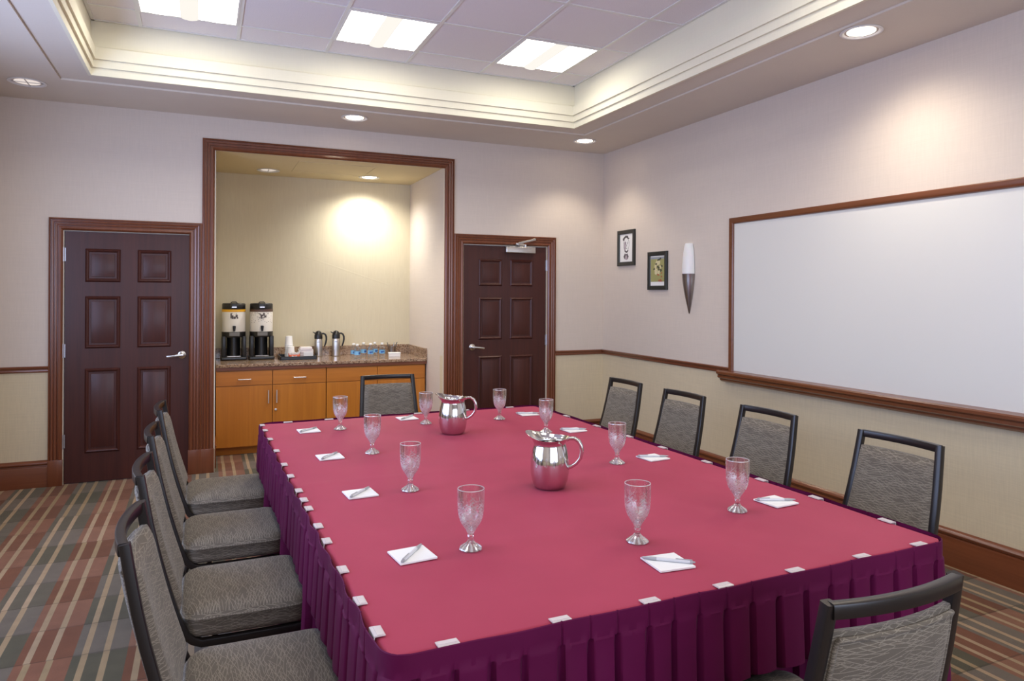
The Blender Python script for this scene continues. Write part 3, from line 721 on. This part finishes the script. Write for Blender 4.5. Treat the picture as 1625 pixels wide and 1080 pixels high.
m = MB(); m.box(-.052, .052, -.03, .03, 0, .004); m.box(-.052, .052, -.03, -.027, 0, .044); m.box(-.052, .052, .027, .03, 0, .056); m.box(-.052, -.049, -.03, .03, 0, .05); m.box(.049, .052, -.03, .03, 0, .05); o = m.build('box_body', 'orange_card', t)
m = MB(); m.poly([(-.026, -.0306, .012), (0, -.0306, .018), (.024, -.0306, .012), (.024, -.0306, .036), (0, -.0306, .028), (-.026, -.0306, .036)]); m.build('emblem', 'paper', o)
m = MB()
for k in range(9): m.box(-.046 + k * .0105, -.040 + k * .0105, -.022, .022, .004, .060 + .004 * (k % 3))
o = m.build('packets', 'paper', t)
t = thing('napkin_holder', 'white holder with a pale napkin stack on the tray', 'napkin holder', (.945, 7.40, TRZ))
m = MB(); m.box(-.068, .068, -.075, .06, 0, .006); m.box(-.068, -.06, -.06, .06, 0, .085); m.box(.06, .068, -.06, .06, 0, .085); m.box(-.03, .066, -.076, -.07, 0, .06, .002); m.build('holder', 'white_plastic', t)
m = MB(); rnd = random.Random(2)
for k in range(11): m.box(-.058 + rnd.uniform(-.004, .004), .058 + rnd.uniform(-.004, .006), -.062 + rnd.uniform(-.004, .004), .056, .006 + .0085 * k, .0135 + .0085 * k, .002)
m.box(-.05, .058, -.055, .05, .0995, .108, .003); m.build('napkins', 'napkin', t)

def carafe(x, y, label):
    t = thing('thermal_carafe', label, 'carafe', (x, y, CT), 0, 'thermal carafes on the counter')
    m = MB(); m.lathe([(.036, 0), (.040, .003), (.041, .01), (.041, .175), (.039, .185), (.036, .19)], 36); b = m.build('body', 'brushed_steel', t, 40); b['label'] = 'brushed steel body'
    m = MB(); rs = []
    for k in range(5):
        a = RAD(-118 + 10 * k); rs.append([(.0416 * cos(a), .0416 * sin(a), .151), (.0416 * cos(a), .0416 * sin(a), .155)])
    m.rings(rs, False, False, False); m.build('marking', 'ink', b)
    m = MB(); m.lathe([(.0385, .183), (.0415, .186), (.0415, .216), (.0395, .226), (.036, .235), (.030, .252), (.020, .262), (.008, .267), (0, .268)], 36, cap1=False); li = m.build('lid', 'black_plastic', t, 40)
    m = MB(); m.sweep([(-.024, 0, .236), (-.040, 0, .246), (-.056, 0, .256)], rect(.024, .014, .004), (0, 0, 1), True, [1.1, .8, .5]); m.build('spout', 'black_plastic', li, 40)
    m = MB(); m.sweep([(.030, 0, .236), (.052, 0, .238), (.070, 0, .228), (.080, 0, .205), (.081, 0, .175), (.076, 0, .145), (.066, 0, .115), (.060, 0, .102)], rect(.018, .012, .004), (0, 1, 0), True, [1, 1, 1, 1.05, 1, .95, .8, .5]); m.build('handle', 'black_plastic', t, 40)
carafe(1.092, 7.545, 'left steel thermal carafe with black handle, beside the tray')
carafe(1.272, 7.545, 'right steel thermal carafe with black handle, beside the water bottles')

bot = None
def bottle(x, y, label):
    global bot
    if bot is None:
        t = thing('water_bottle', label, 'bottle', (x, y, CT), .4, 'small water bottles on the counter')
        m = MB(); m.lathe([(.022, 0), (.029, .004), (.030, .012), (.0285, .03), (.030, .038), (.030, .078), (.0275, .088), (.029, .094), (.024, .110), (.014, .124), (.0125, .130), (.0125, .136), (0, .136)], 24, cap1=False); m.build('bottle_body', 'bottle_clear', t, 40)
        m = MB(); m.lathe([(.0308, .040), (.0308, .076)], 24, cap0=False, cap1=False); l = m.build('label', 'bottle_label', t, 40); l['label'] = 'blue label'
        m = MB(); rs = []
        for k in range(7): a = RAD(-100 + 12 * k); rs.append([(.0312 * cos(a), .0312 * sin(a), .05 - .004 * sin(k)), (.0312 * cos(a), .0312 * sin(a), .066)])
        m.rings(rs, False, False, False); m.build('label_mark', 'label_navy', l)
        m = MB(); m.lathe([(.0145, .131), (.0150, .133), (.0150, .147), (.0138, .149), (0, .149)], 20, cap1=False); m.build('cap', 'bottle_cap', t, 40)
        bot = t; return t
    return dup(bot, (x, y, CT), random.uniform(-.6, .6), label)
for k, (xf_, yf_, xr, yr, nm) in enumerate(((1.418, 7.16, 1.405, 7.28, 'left'), (1.568, 7.23, 1.524, 7.37, 'middle'), (1.692, 7.255, 1.648, 7.40, 'right'))):
    bottle(xf_, yf_, 'small water bottle with blue label, front one of the %s pair on the counter' % nm); bottle(xr, yr, 'small water bottle with blue label, rear one of the %s pair on the counter' % nm)
t = thing('pen_cup', 'dark wire mesh pen cup by the granite backsplash', 'pen cup', (1.872, 7.56, CT))
m = MB(); m.lathe([(.036, .0), (.038, .002), (.038, .085), (.0395, .09), (.037, .09), (.0355, .085), (.0355, .004), (0, .003)], 24, cap1=False); m.build('cup_body', 'pewter', t, 40)
for k, (dx, dy, tx, ty, c, nm) in enumerate(((-.02, .005, -.030, .01, 'pen_dark', 'leftmost'), (.0, -.01, .022, .004, 'pen_grey', 'middle'), (.014, .008, .046, .012, 'pen_dark', 'rightmost'))):
    m = MB(); m.tube([(dx, dy, .006), (dx + tx * .5, dy + ty * .5, .068), (dx + tx, dy + ty, .130)], .005, 8); o = m.build('pen', c, None, 40, loc=(1.872, 7.56, CT)); tag(o, '%s pen standing in the wire pen cup' % nm, 'pen', 'pens in the pen cup')
t = thing('card_box', 'small white card box in front of the pen cup', 'box', (1.826, 7.28, CT), RAD(-8))
m = MB(); m.box(-.06, .06, -.035, .035, 0, .034, .002); m.build('tray_body', 'white_plastic', t)
m = MB(); m.box(-.063, .063, -.038, .038, .034, .043, .002); m.build('lid', 'paper', t)

# ------------------------------------------------------------------ conference table, cloth, skirt, clips
A0, A1, B0, B1 = .318, 2.048, 1.430, 4.245; ZT = .76; RC = .06
TURN = RAD(1.03); TCX, TCY = (A0 + A1) / 2, (B0 + B1) / 2          # the table stands slightly askew in the room
def turn(x, y): dx, dy = x - TCX, y - TCY; return TCX + dx * cos(TURN) - dy * sin(TURN), TCY + dx * sin(TURN) + dy * cos(TURN)
t = thing('conference_table', 'long conference table hidden under rose cloth and magenta skirt', 'table', ((A0 + A1) / 2, (B0 + B1) / 2, 0), TURN)
hx, hy = (A1 - A0) / 2, (B1 - B0) / 2
m = MB(); m.prism(rect(2 * hx - .012, 2 * hy - .012, RC, 4), 'z', .72, ZT - .004); m.build('tabletop', 'door_wood_x', t)
for sx in (-1, 1):
    for sy in (-1, 1):
        m = MB(); m.tube([(sx * (hx - .25), sy * (hy - .3), 0), (sx * (hx - .25), sy * (hy - .3), .72)], .018, 12, (1, 0, 0)); m.build('leg', 'frame_metal', t, 40)
def perim(n_edge=.01, ins=0.0):
    """points round the top edge, anticlockwise from the near-left corner, with outward normals and arc length"""
    r = max(RC - ins, .01); x0, x1, y0, y1 = A0 + ins, A1 - ins, B0 + ins, B1 - ins; out = []
    def line(p, q, nrm):
        L = math.dist(p, q); k = max(2, int(L / n_edge))
        for i in range(k): out.append((p[0] + (q[0] - p[0]) * i / k, p[1] + (q[1] - p[1]) * i / k, *nrm))
    def corner(cx, cy, a0):
        for i in range(8):
            a = RAD(a0 + 90 * i / 8); out.append((cx + r * cos(a), cy + r * sin(a), cos(a), sin(a)))
    line((x0 + r, y0), (x1 - r, y0), (0, -1)); corner(x1 - r, y0 + r, -90)
    line((x1, y0 + r), (x1, y1 - r), (1, 0)); corner(x1 - r, y1 - r, 0)
    line((x1 - r, y1), (x0 + r, y1), (0, 1)); corner(x0 + r, y1 - r, 90)
    line((x0, y1 - r), (x0, y0 + r), (-1, 0)); corner(x0 + r, y0 + r, 180)
    return out
# cloth: gently uneven sheet, edge turned down under the skirt
m = MB(); bm = m.bm; nx, ny = 70, 110
from mathutils import noise as mnoise
def cloth_z(x, y):
    e = min(x - A0, A1 - x, y - B0, B1 - y)
    z = ZT + .0012 * mnoise.noise((x * 5, y * 5, 1)) + .0008 * mnoise.noise((x * 16 + y * 3, y * 4, 4)) 
    z += .0011 * math.exp(-((y - 2.84 - .02 * mnoise.noise((x * 3, 0, 0))) / .012) ** 2) - .0006
    if e < .012: z -= .010 * (1 - e / .012) ** 2
    return z
def rr_clamp(x, y):
    cx = min(max(x, A0 + RC), A1 - RC); cy = min(max(y, B0 + RC), B1 - RC); dx, dy = x - cx, y - cy; L = math.hypot(dx, dy)
    if L > RC: x, y = cx + dx * RC / L, cy + dy * RC / L
    return x, y
def spread(i, n, a, b):
    u = i / n; e = .05
    return a + (b - a) * (u + 0 * e)
xs = sorted(set([A0 + k * .004 for k in range(6)] + [A1 - k * .004 for k in range(6)] + [A0 + (A1 - A0) * i / nx for i in range(nx + 1)])); ys = sorted(set([B0 + k * .004 for k in range(6)] + [B1 - k * .004 for k in range(6)] + [B0 + (B1 - B0) * i / ny for i in range(ny + 1)]))
grid = []
for x in xs:
    col = []
    for y in ys:
        X_, Y_ = rr_clamp(x, y); col.append(bm.verts.new((X_, Y_, cloth_z(X_, Y_))))
    grid.append(col)
for i in range(len(xs) - 1):
    for j in range(len(ys) - 1):
        try: bm.faces.new((grid[i][j], grid[i + 1][j], grid[i + 1][j + 1], grid[i][j + 1]))
        except ValueError: pass
edge = [grid[i][0] for i in range(len(xs))] + [grid[-1][j] for j in range(1, len(ys))] + [grid[i][-1] for i in range(len(xs) - 2, -1, -1)] + [grid[0][j] for j in range(len(ys) - 2, 0, -1)]
low = [bm.verts.new((v.co.x, v.co.y, ZT - .05)) for v in edge]
for i in range(len(edge)):
    try: bm.faces.new((edge[i], low[i], low[(i + 1) % len(edge)], edge[(i + 1) % len(edge)]))
    except ValueError: pass
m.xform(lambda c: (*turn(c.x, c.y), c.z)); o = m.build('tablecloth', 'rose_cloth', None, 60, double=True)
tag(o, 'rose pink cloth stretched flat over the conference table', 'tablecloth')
# seats that push the skirt inwards: (axis, centre, half width, depth)
DENT = [('l', 2.06, .25, .045), ('l', 2.72, .25, .045), ('l', 3.38, .25, .045), ('l', 4.06, .25, .045), ('r', 2.04, .25, .03), ('r', 2.785, .25, .03), ('r', 3.47, .25, .03), ('r', 4.11, .25, .03), ('n', 1.30, .27, .13)]
def sm(u): u = max(0, min(1, u)); return u * u * (3 - 2 * u)
pts = perim(.0035)
rnd = random.Random(11); S = [0]
for p, q in zip(pts, pts[1:]): S.append(S[-1] + math.dist(p[:2], q[:2]))
pleats = []; s = 0
while s < S[-1]:
    w = rnd.uniform(.072, .098); pleats.append((s, w, rnd.uniform(.75, 1.25), rnd.uniform(-.006, .006))); s += w
def pleat(s):
    lo, hi = 0, len(pleats) - 1
    while lo < hi:
        mid = (lo + hi + 1) // 2
        if pleats[mid][0] <= s: lo = mid
        else: hi = mid - 1
    s0, w, a, b = pleats[lo]; u = (s - s0) / w
    if u < .10: f = -1.6 + 2.1 * sm(u / .10)
    elif u < .80: f = .5 + .25 * sin(pi * (u - .1) / .7)
    else: f = .5 - 2.1 * sm((u - .80) / .20)
    return f * a, (b, w, u)
levels = [.768, .766, .752, .735, .716, .712, .700, .66, .60, .545, .53, .52, .51, .50, .49, .42, .33, .24, .14, .02]
rings_ = []
for z in levels:
    ring_ = []; below = max(0, (.714 - z) / .694)
    for i, (x, y, nx_, ny_) in enumerate(pts):
        f, (b, w, u) = pleat(S[i])
        head = .0018 * (1 if u < .97 else -1)
        a_ = 0 if z > .714 else (.004 + .022 * min(1, (below * 1.6) ** .7))
        off = .0095 + (head if z > .71 else 0) + a_ * f + (b * below if z < .71 else 0) + .012 * below
        if z > .76: off += -.001
        if z == .768: off -= .002
        # slight sag of the top hem between clips on the left edge
        zz = z
        if z > .70: off += .004 * sin(S[i] * 33) * (1 if nx_ < -.5 else .2); zz = z + .003 * sin(S[i] * 21) * (1 if nx_ < -.5 else .35) - .002
        dz = sm((.53 - z) / .04)
        for side, c, hw, dp in DENT:
            if side == 'l' and nx_ < -.7: v = y
            elif side == 'r' and nx_ > .7: v = y
            elif side == 'n' and ny_ < -.7: v = x
            else: continue
            g = sm(1.0 - (abs(v - c) - hw) / .07) if abs(v - c) > hw else 1.0
            off -= g * dp * dz
        ring_.append((x + nx_ * off, y + ny_ * off, zz))
    rings_.append(ring_)
m = MB(); m.rings(list(reversed(rings_)), True, False, False)
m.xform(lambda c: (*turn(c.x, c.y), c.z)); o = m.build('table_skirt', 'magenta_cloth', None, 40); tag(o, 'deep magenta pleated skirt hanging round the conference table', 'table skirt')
# clips
clip0 = None
def clip(x, y, rz, label):
    """origin on the table edge, +y local = outwards"""
    global clip0
    x, y = turn(x, y); rz += TURN
    if clip0 is None:
        t = thing('skirt_clip', label, 'clip', (x, y, 0), rz, 'clear plastic clips holding the table skirt')
        m = MB(); w = .024
        prof = [(-.022, ZT + .0042), (.002, ZT + .0052), (.0036, ZT + .004), (.0042, ZT - .002), (.0042, ZT - .022), (.0022, ZT - .022), (.0022, ZT - .003), (.0010, ZT + .0022), (-.022, ZT + .0022)]
        m.prism(prof, 'x', -w, w); m.build('clip_body', 'clip_plastic', t, 40)
        m = MB(); m.box(-w + .003, w - .003, -.018, -.004, ZT + .0046, ZT + .0058); o_ = m.build('ribbed_pad', 'clip_plastic', t)
        clip0 = t; return t
    return dup(clip0, (x, y, 0), rz, label)
cl_left = [1.55, 1.72, 1.93, 2.17, 2.32, 2.52, 2.63, 2.76, 2.99, 3.20, 3.49, 3.78, 4.03, 4.19]
cl_near = [.45, .72, .965, 1.19, 1.435, 1.69, 1.93]
cl_right = [1.63, 1.92, 2.19, 2.52, 2.84, 3.13, 3.45, 3.80, 4.08]
cl_far = [.47, .70, .94, 1.24, 1.55, 1.86]
for k, y in enumerate(cl_left): clip(A0, y, RAD(90), '%s clear skirt clip from the camera along the left table edge' % ORD[k])
for k, x in enumerate(cl_near): clip(x, B0, RAD(180), '%s clear skirt clip from the left along the near table edge' % ORD[k])
for k, y in enumerate(cl_right): clip(A1, y, RAD(-90), '%s clear skirt clip from the camera along the right table edge' % ORD[k])
for k, x in enumerate(cl_far): clip(x, B1, 0, '%s clear skirt clip from the left along the far table edge' % ORD[k])

# ------------------------------------------------------------------ tableware
TS = ZT + .0012
gob = None
def goblet(x, y, label):
    global gob
    if gob is None:
        t = thing('water_goblet', label, 'goblet', (x, y, TS), 0, 'cut glass water goblets on the table')
        seg = 48
        def cut(r, z, a):
            if r > .012 and .046 < z < .130:
                e = sm((z - .046) / .012) * sm((.130 - z) / .02)
                f = abs(((a * 13 / (2 * pi) + z * 95) % 1) - .5) + abs(((a * 13 / (2 * pi) - z * 95 + 10) % 1) - .5)
                return r + .0012 * e * (f - .5), z
            return r, z
        key = [(.0080, .042), (.0108, .048), (.0145, .056), (.0215, .066), (.0290, .077), (.0335, .088), (.0362, .100), (.0382, .115), (.0390, .135), (.0392, .172)]
        def rad(z):
            for (r0, z0), (r1, z1) in zip(key, key[1:]):
                if z <= z1: return r0 + (r1 - r0) * (z - z0) / (z1 - z0)
            return key[-1][0]
        m = MB(); prof = [(rad(.042 + .0025 * k), .042 + .0025 * k) for k in range(38)] + [(.0391, .15), (.0392, .172), (.0388, .1758), (.0375, .1758)]; seg = 78
        m.lathe(prof, seg, (0, 0, 0), cut, True, False)
        inner = [(.0375, .1758), (.0370, .15), (.0365, .13), (.0350, .110), (.0315, .092), (.0250, .076), (.0160, .064), (.006, .060), (.0, .060)]
        m.lathe(inner, seg, (0, 0, 0), None, False, False)
        m.build('bowl', 'cut_glass', t, 25, double=True)
        m = MB(); m.lathe([(.0, .0), (.033, .0), (.0345, .002), (.033, .005), (.026, .010), (.015, .017), (.0095, .024), (.008, .031), (.0085, .034), (.0105, .037), (.0095, .040), (.0080, .0419), (0, .042)], 24, (0, 0, 0), lambda r, z, a: (r * (1 - .05 * abs(sin(4 * a))), z), False, False)
        m.build('foot', 'cut_glass', t, 22, double=True); gob = t; return t
    return dup(gob, (x, y, TS), random.uniform(0, 3), label)
G = [(.714, 1.935, 'goblet nearest the camera in the left row on the rose cloth'), (.716, 2.60, 'second goblet from the camera in the left row'), (.719, 3.27, 'third goblet from the camera in the left row'), (.684, 3.91, 'farthest goblet of the left row, in front of the cabinet'),
     (1.163, 3.90, 'goblet left of the far steel pitcher, in front of the far chair'), (1.607, 3.875, 'farthest goblet of the right row, in front of the right door'), (1.686, 3.415, 'goblet just behind the near steel pitcher in the right row'), (1.668, 2.672, 'goblet right of the near steel pitcher in the right row'), (1.684, 1.925, 'goblet nearest the camera in the right row, beside a notepad'), (1.196, 1.80, 'goblet at the near end of the table, in front of the near pitcher')]
for x, y, l in G: goblet(x, y, 'cut-glass ' + l)

pit = None
def pitcher(x, y, label):
    global pit
    if pit is None:
        a0 = pi - yaw      # spout points to the left of the picture
        t = thing('water_pitcher', label, 'pitcher', (x, y, TS), a0 - .28, 'steel bell pitchers on the table')
        seg = 64
        def lip(r, z, a):
            if z > .160:
                k = sm((z - .160) / .04); g = math.exp(-(min(a, 2 * pi - a) / .75) ** 2); c = .5 + .5 * cos(a)
                return r + k * (.024 * g + .006 * sin(a) ** 2 * (1 - g)), z + k * (.012 * g + .006 * c - .010 * sin(a) ** 2 + .001)
            return r, z
        outer = [(0, 0), (.052, 0), (.057, .002), (.062, .010), (.069, .030), (.0735, .055), (.0745, .075), (.0738, .098), (.0710, .122), (.0665, .145), (.0620, .160), (.0605, .167), (.0612, .173), (.0640, .180), (.0690, .187), (.0735, .191), (.0742, .1930)]
        inn = [(.0735, .1930), (.0722, .191), (.068, .187), (.063, .1805), (.0602, .1735), (.0595, .167), (.0610, .160), (.0655, .145), (.070, .122), (.0728, .098), (.0735, .075), (.068, .035), (.05, .012), (0, .010)]
        m = MB(); m.lathe(outer + inn, seg, (0, 0, 0), lip, False, False); m.build('body', 'steel', t, 50, double=True)
        m = MB(); m.sweep([(-.066, 0, .184), (-.078, 0, .191), (-.096, 0, .192), (-.112, 0, .182), (-.122, 0, .164), (-.125, 0, .142), (-.119, 0, .118), (-.104, 0, .098), (-.086, 0, .085), (-.068, 0, .078)], rect(.020, .013, .004), (0, 0, 1), True, [.9, 1, 1, 1, 1, 1, 1, 1, 1, 1.1])
        m.build('handle', 'steel', t, 50); pit = t; return t
    return dup(pit, (x, y, TS), pi - yaw - .15, label)
pitcher(1.222, 2.44, 'larger-looking steel water pitcher nearest the camera, mid table')
pitcher(1.215, 3.575, 'steel water pitcher farther from the camera, in front of the right door')

pad0 = None; pen0 = None
def place(x, y, rz, pa, lab, pdx=0, pdy=0):
    """square notepad with a pen lying across it; pa = pen angle (world)"""
    global pad0, pen0
    l1 = 'white square notepad ' + lab; l2 = 'grey and white pen on the notepad ' + lab
    if pad0 is None:
        m = MB(); rs = [[(px_ + k * .0001, py_, .0011 * k) for px_, py_ in rect(.108, .108)] for k in range(5)]; m.rings(rs); o = m.build('notepad', 'paper', None, loc=(x, y, TS + .0006)); tag(o, l1, 'notepad', 'notepads on the table'); o.rotation_euler.z = rz; pad0 = o
        p = thing('pen', l2, 'pen', (x + pdx, y + pdy, TS + .0098), pa, 'pens on the notepads')
        m = MB(); m.tube([(-.030, 0, 0), (.060, 0, 0)], .0046, 10); m.build('barrel', 'pen_white', p, 50)
        m = MB(); m.tube([(-.071, 0, 0), (-.066, 0, 0), (-.045, 0, 0), (-.030, 0, 0)], .0048, 10, (0, 0, 1), [.25, .6, 1, 1]); m.build('grip', 'pen_grey', p, 50)
        m = MB(); m.tube([(.060, 0, 0), (.068, 0, 0), (.068, 0, 0), (.074, 0, 0)], .0046, 10, (0, 0, 1), [1, .9, .5, .5]); m.box(.022, .066, -.0014, .0014, .0046, .0064); m.build('clip', 'pen_grey', p, 50); pen0 = p
    else:
        o = pad0.copy(); COL.objects.link(o); o.location = (x, y, TS + .0006); o.rotation_euler.z = rz; o['label'] = l1
        dup(pen0, (x + pdx, y + pdy, TS + .0098), pa, l2)
place(.542, 1.945, RAD(6), RAD(232), 'nearest the camera in the left row')
place(.531, 2.615, RAD(4), RAD(230), 'second from the camera in the left row')
place(.524, 3.255, RAD(3), RAD(232), 'third from the camera in the left row')
place(.518, 3.915, RAD(3), RAD(225), 'farthest in the left row, near the cabinet')
place(1.175, 1.620, RAD(-4), RAD(-38), 'at the near end, beside the near goblet')
place(1.880, 1.950, RAD(5), RAD(-22 + 180), 'nearest the camera in the right row')
place(1.868, 2.69, RAD(5), RAD(-22 + 180), 'second from the camera in the right row')
place(1.845, 3.40, RAD(4), RAD(-22 + 180), 'third from the camera in the right row')
place(1.83, 3.96, RAD(-2), RAD(158), 'farthest in the right row')
place(1.105, 4.09, RAD(3), RAD(45), 'at the far end, before the far chair', .0, .0)

# ------------------------------------------------------------------ chairs
def rr_ring(hx_, hy_, r, z, n=7, fx=None):
    out = []
    for cx, cy, a0 in ((hx_ - r, -hy_ + r, -90), (hx_ - r, hy_ - r, 0), (-hx_ + r, hy_ - r, 90), (-hx_ + r, -hy_ + r, 180)):
        for k in range(n + 1):
            a = RAD(a0 + 90 * k / n); x, y = cx + r * cos(a), cy + r * sin(a); out.append((x, y * (1 + .10 * x) , z))
    # refine the straight runs so that the top can dome
    res = []
    for p, q in zip(out, out[1:] + out[:1]):
        res.append(p); L = math.dist(p, q)
        if L > .05:
            k = int(L / .03)
            for i in range(1, k): res.append(tuple(p[j] + (q[j] - p[j]) * i / k for j in range(3)))
    return res
TOPX, TOPZ = -.32, .92
def post_xy(z):
    u = (z - .44) / (TOPZ - .44); return (-.205 + (TOPX + .205) * u - .012 * sin(pi * max(0, min(1, u)))), .208 - .030 * u
def bow(y): return -.022 * (1 - (y / .18) ** 2)
def make_chair(label, loc, rz, group):
    t = thing('banquet_chair', label, 'chair', loc, rz, group)
    # seat pad, built in rings
    prof = [(.060, -.004), (.018, -.004), (.006, .000), (.001, .010), (.0, .022), (.0, .052), (-.003, .055), (-.003, .059), (.001, .062), (.006, .071), (.018, .080), (.040, .087), (.080, .092), (.130, .095), (.19, .096)]
    base = rr_ring(.205, .222, .07, 0); rs = []
    for dnt, z in prof:
        ring_ = []
        for x, y, _ in base:
            k = 1 - dnt / .207; k2 = 1 - dnt / .224
            cx = max(-.135, min(.135, x)); cy = max(-.15, min(.15, y))
            dx, dy = x - cx, y - cy; L = math.hypot(dx, dy)
            if dnt < .055 and L > 1e-6: f = (L - dnt) / L; ring_.append((cx + dx * f, cy + dy * f, .394 + z))
            else:
                f0 = (L - .055) / L if L > 1e-6 else 1; xx, yy = cx + dx * f0, cy + dy * f0; q = 1 - (dnt - .055) / .150; ring_.append((xx * max(q, .03), yy * max(q, .03), .394 + z))
        rs.append(ring_)
    m = MB(); m.rings(rs); m.build('seat', 'hatched_fabric', t, 50, True)
    # backrest: bowed cushion between the posts
    m = MB(); nz, nyy = 16, 20; fr, bk = [], []
    for i in range(nz + 1):
        v = i / nz; z = .475 + (.858 - .475) * v; px_, py_ = post_xy(z); hw = py_ - .012; a, b = [], []
        for j in range(nyy + 1):
            u = -1 + 2 * j / nyy; e = (1 - abs(u) ** 8) * (1 - abs(2 * v - 1) ** 10); y = u * hw
            th = .006 + .022 * e ** .5; b_ = bow(y * .18 / .178) * (.35 + .65 * v)
            a.append((px_ + b_ + th + .004, y, z)); b.append((px_ + b_ - th * .75, y, z))
        fr.append(a); bk.append(b)
    rs = [fr[i] + list(reversed(bk[i])) for i in range(nz + 1)]; m.rings(rs); brs = m.build('backrest', 'hatched_fabric', t, 50, True)
    hem = []
    for k in range(9): z = .50 + (.835 - .50) * k / 8; px_, py_ = post_xy(z); hem.append((px_ - .012 + bow(.17) * .9, -(py_ - .022), z))
    for k in range(15): u = -1 + 2 * k / 14; y = u * .158; hem.append((post_xy(.848)[0] - .014 + bow(y) * .95, y, .846))
    for k in range(9): z = .835 - (.835 - .50) * k / 8; px_, py_ = post_xy(z); hem.append((px_ - .012 + bow(.17) * .9, py_ - .022, z))
    m = MB(); m.tube(hem, .0055, 8); m.build('piping', 'hatched_fabric', brs, 50, True)
    sec = rect(.024, .028, .004, 2)
    for s in (-1, 1):
        path = []
        for z in (.919, .86, .76, .68, .60, .53, .47): x, y = post_xy(z); path.append((x, s * y, z))
        path += [(-.198, s * .209, .43), (-.186, s * .209, .405), (-.166, s * .209, .386), (-.140, s * .209, .374), (-.06, s * .210, .373), (.06, s * .212, .374), (.165, s * .214, .376), (.19, s * .210, .377)]
        m = MB(); m.sweep(path, sec, (0, 1, 0)); m.build('side_frame', 'frame_metal', t, 40)
        m = MB(); rp = [(-.275, s * .215, .0), (-.235, s * .213, .12), (-.19, s * .212, .24), (-.16, s * .210, .300), (-.135, s * .208, .325), (-.10, s * .207, .338), (0, s * .207, .342)]; m.tube(rp, .0115, 10, (0, 1, 0)); lg = m.build('leg', 'frame_metal', t, 50)
        m = MB(); m.tube([(-.280, s * .215, 0), (-.270, s * .215, .03)], .0145, 10, (0, 1, 0)); m.build('foot_cap', 'black_rubber', lg, 50)
        m = MB(); fp = [(0, s * .207, .342), (.11, s * .208, .342), (.15, s * .209, .332), (.172, s * .210, .308), (.182, s * .211, .28), (.200, s * .213, .14), (.215, s * .215, .0)]; m.tube(fp, .0115, 10, (0, 1, 0)); lg = m.build('leg', 'frame_metal', t, 50)
        m = MB(); m.tube([(.2155, s * .215, 0), (.212, s * .215, .03)], .0145, 10, (0, 1, 0)); m.build('foot_cap', 'black_rubber', lg, 50)
        m = MB(); m.lathe([(.0, 0), (.007, 0), (.007, .012), (0, .012)], 10); m.xform(lambda c: (.178 + c.x, s * (.222 + c.z), .300 + c.y)); m.build('bumper', 'white_plastic', t, 40)
    m = MB(); hw = .178; pth = [(TOPX + bow(-hw + 2 * hw * k / 14) - .002, -hw + 2 * hw * k / 14, TOPZ - .0148) for k in range(15)]; m.sweep(pth, rect(.024, .030, .004, 2), (0, 0, 1)); m.build('top_rail', 'frame_metal', t, 40)
    m = MB(); m.tube([(-.20, -.20, .44), (-.225, -.1, .445), (-.228, .1, .445), (-.20, .20, .44)], .009, 8); m.tube([(.12, -.205, .372), (.12, .205, .372)], .010, 8); m.tube([(-.1, -.205, .366), (-.1, .205, .366)], .010, 8); m.build('stretcher', 'frame_metal', t, 40)
    return t
GL, GR, GE = 'chairs along the left side of the table', 'chairs along the right side of the table', 'chairs at the table ends'
ch = make_chair('grey hatched banquet chair nearest the camera on the left side of the table', (.158, 2.03, 0), RAD(-1), GL)
for y, l in ((2.70, 'second grey banquet chair from the camera on the left table side'), (3.38, 'third grey banquet chair from the camera on the left table side'), (4.06, 'farthest grey banquet chair on the left table side, before the left door')): dup(ch, (.125 + max(0, 3.5 - y) * .018, y, 0), 0, l, GL)
for y, l in ((2.045, 'nearest grey banquet chair on the right, under the whiteboard'), (2.785, 'second grey banquet chair from the camera on the right, under the whiteboard'), (3.47, 'third grey banquet chair from the camera on the right table side'), (4.11, 'farthest grey banquet chair on the right, by the room corner')): dup(ch, (2.31, y, 0), pi, l, GR)
dup(ch, (1.205, 4.67, 0), -pi / 2, 'grey banquet chair at the far table end, before the cabinets', GE)
dup(ch, (1.268, 1.312, 0), pi / 2, 'grey banquet chair at the near table end, its dark back rail towards the camera', GE)
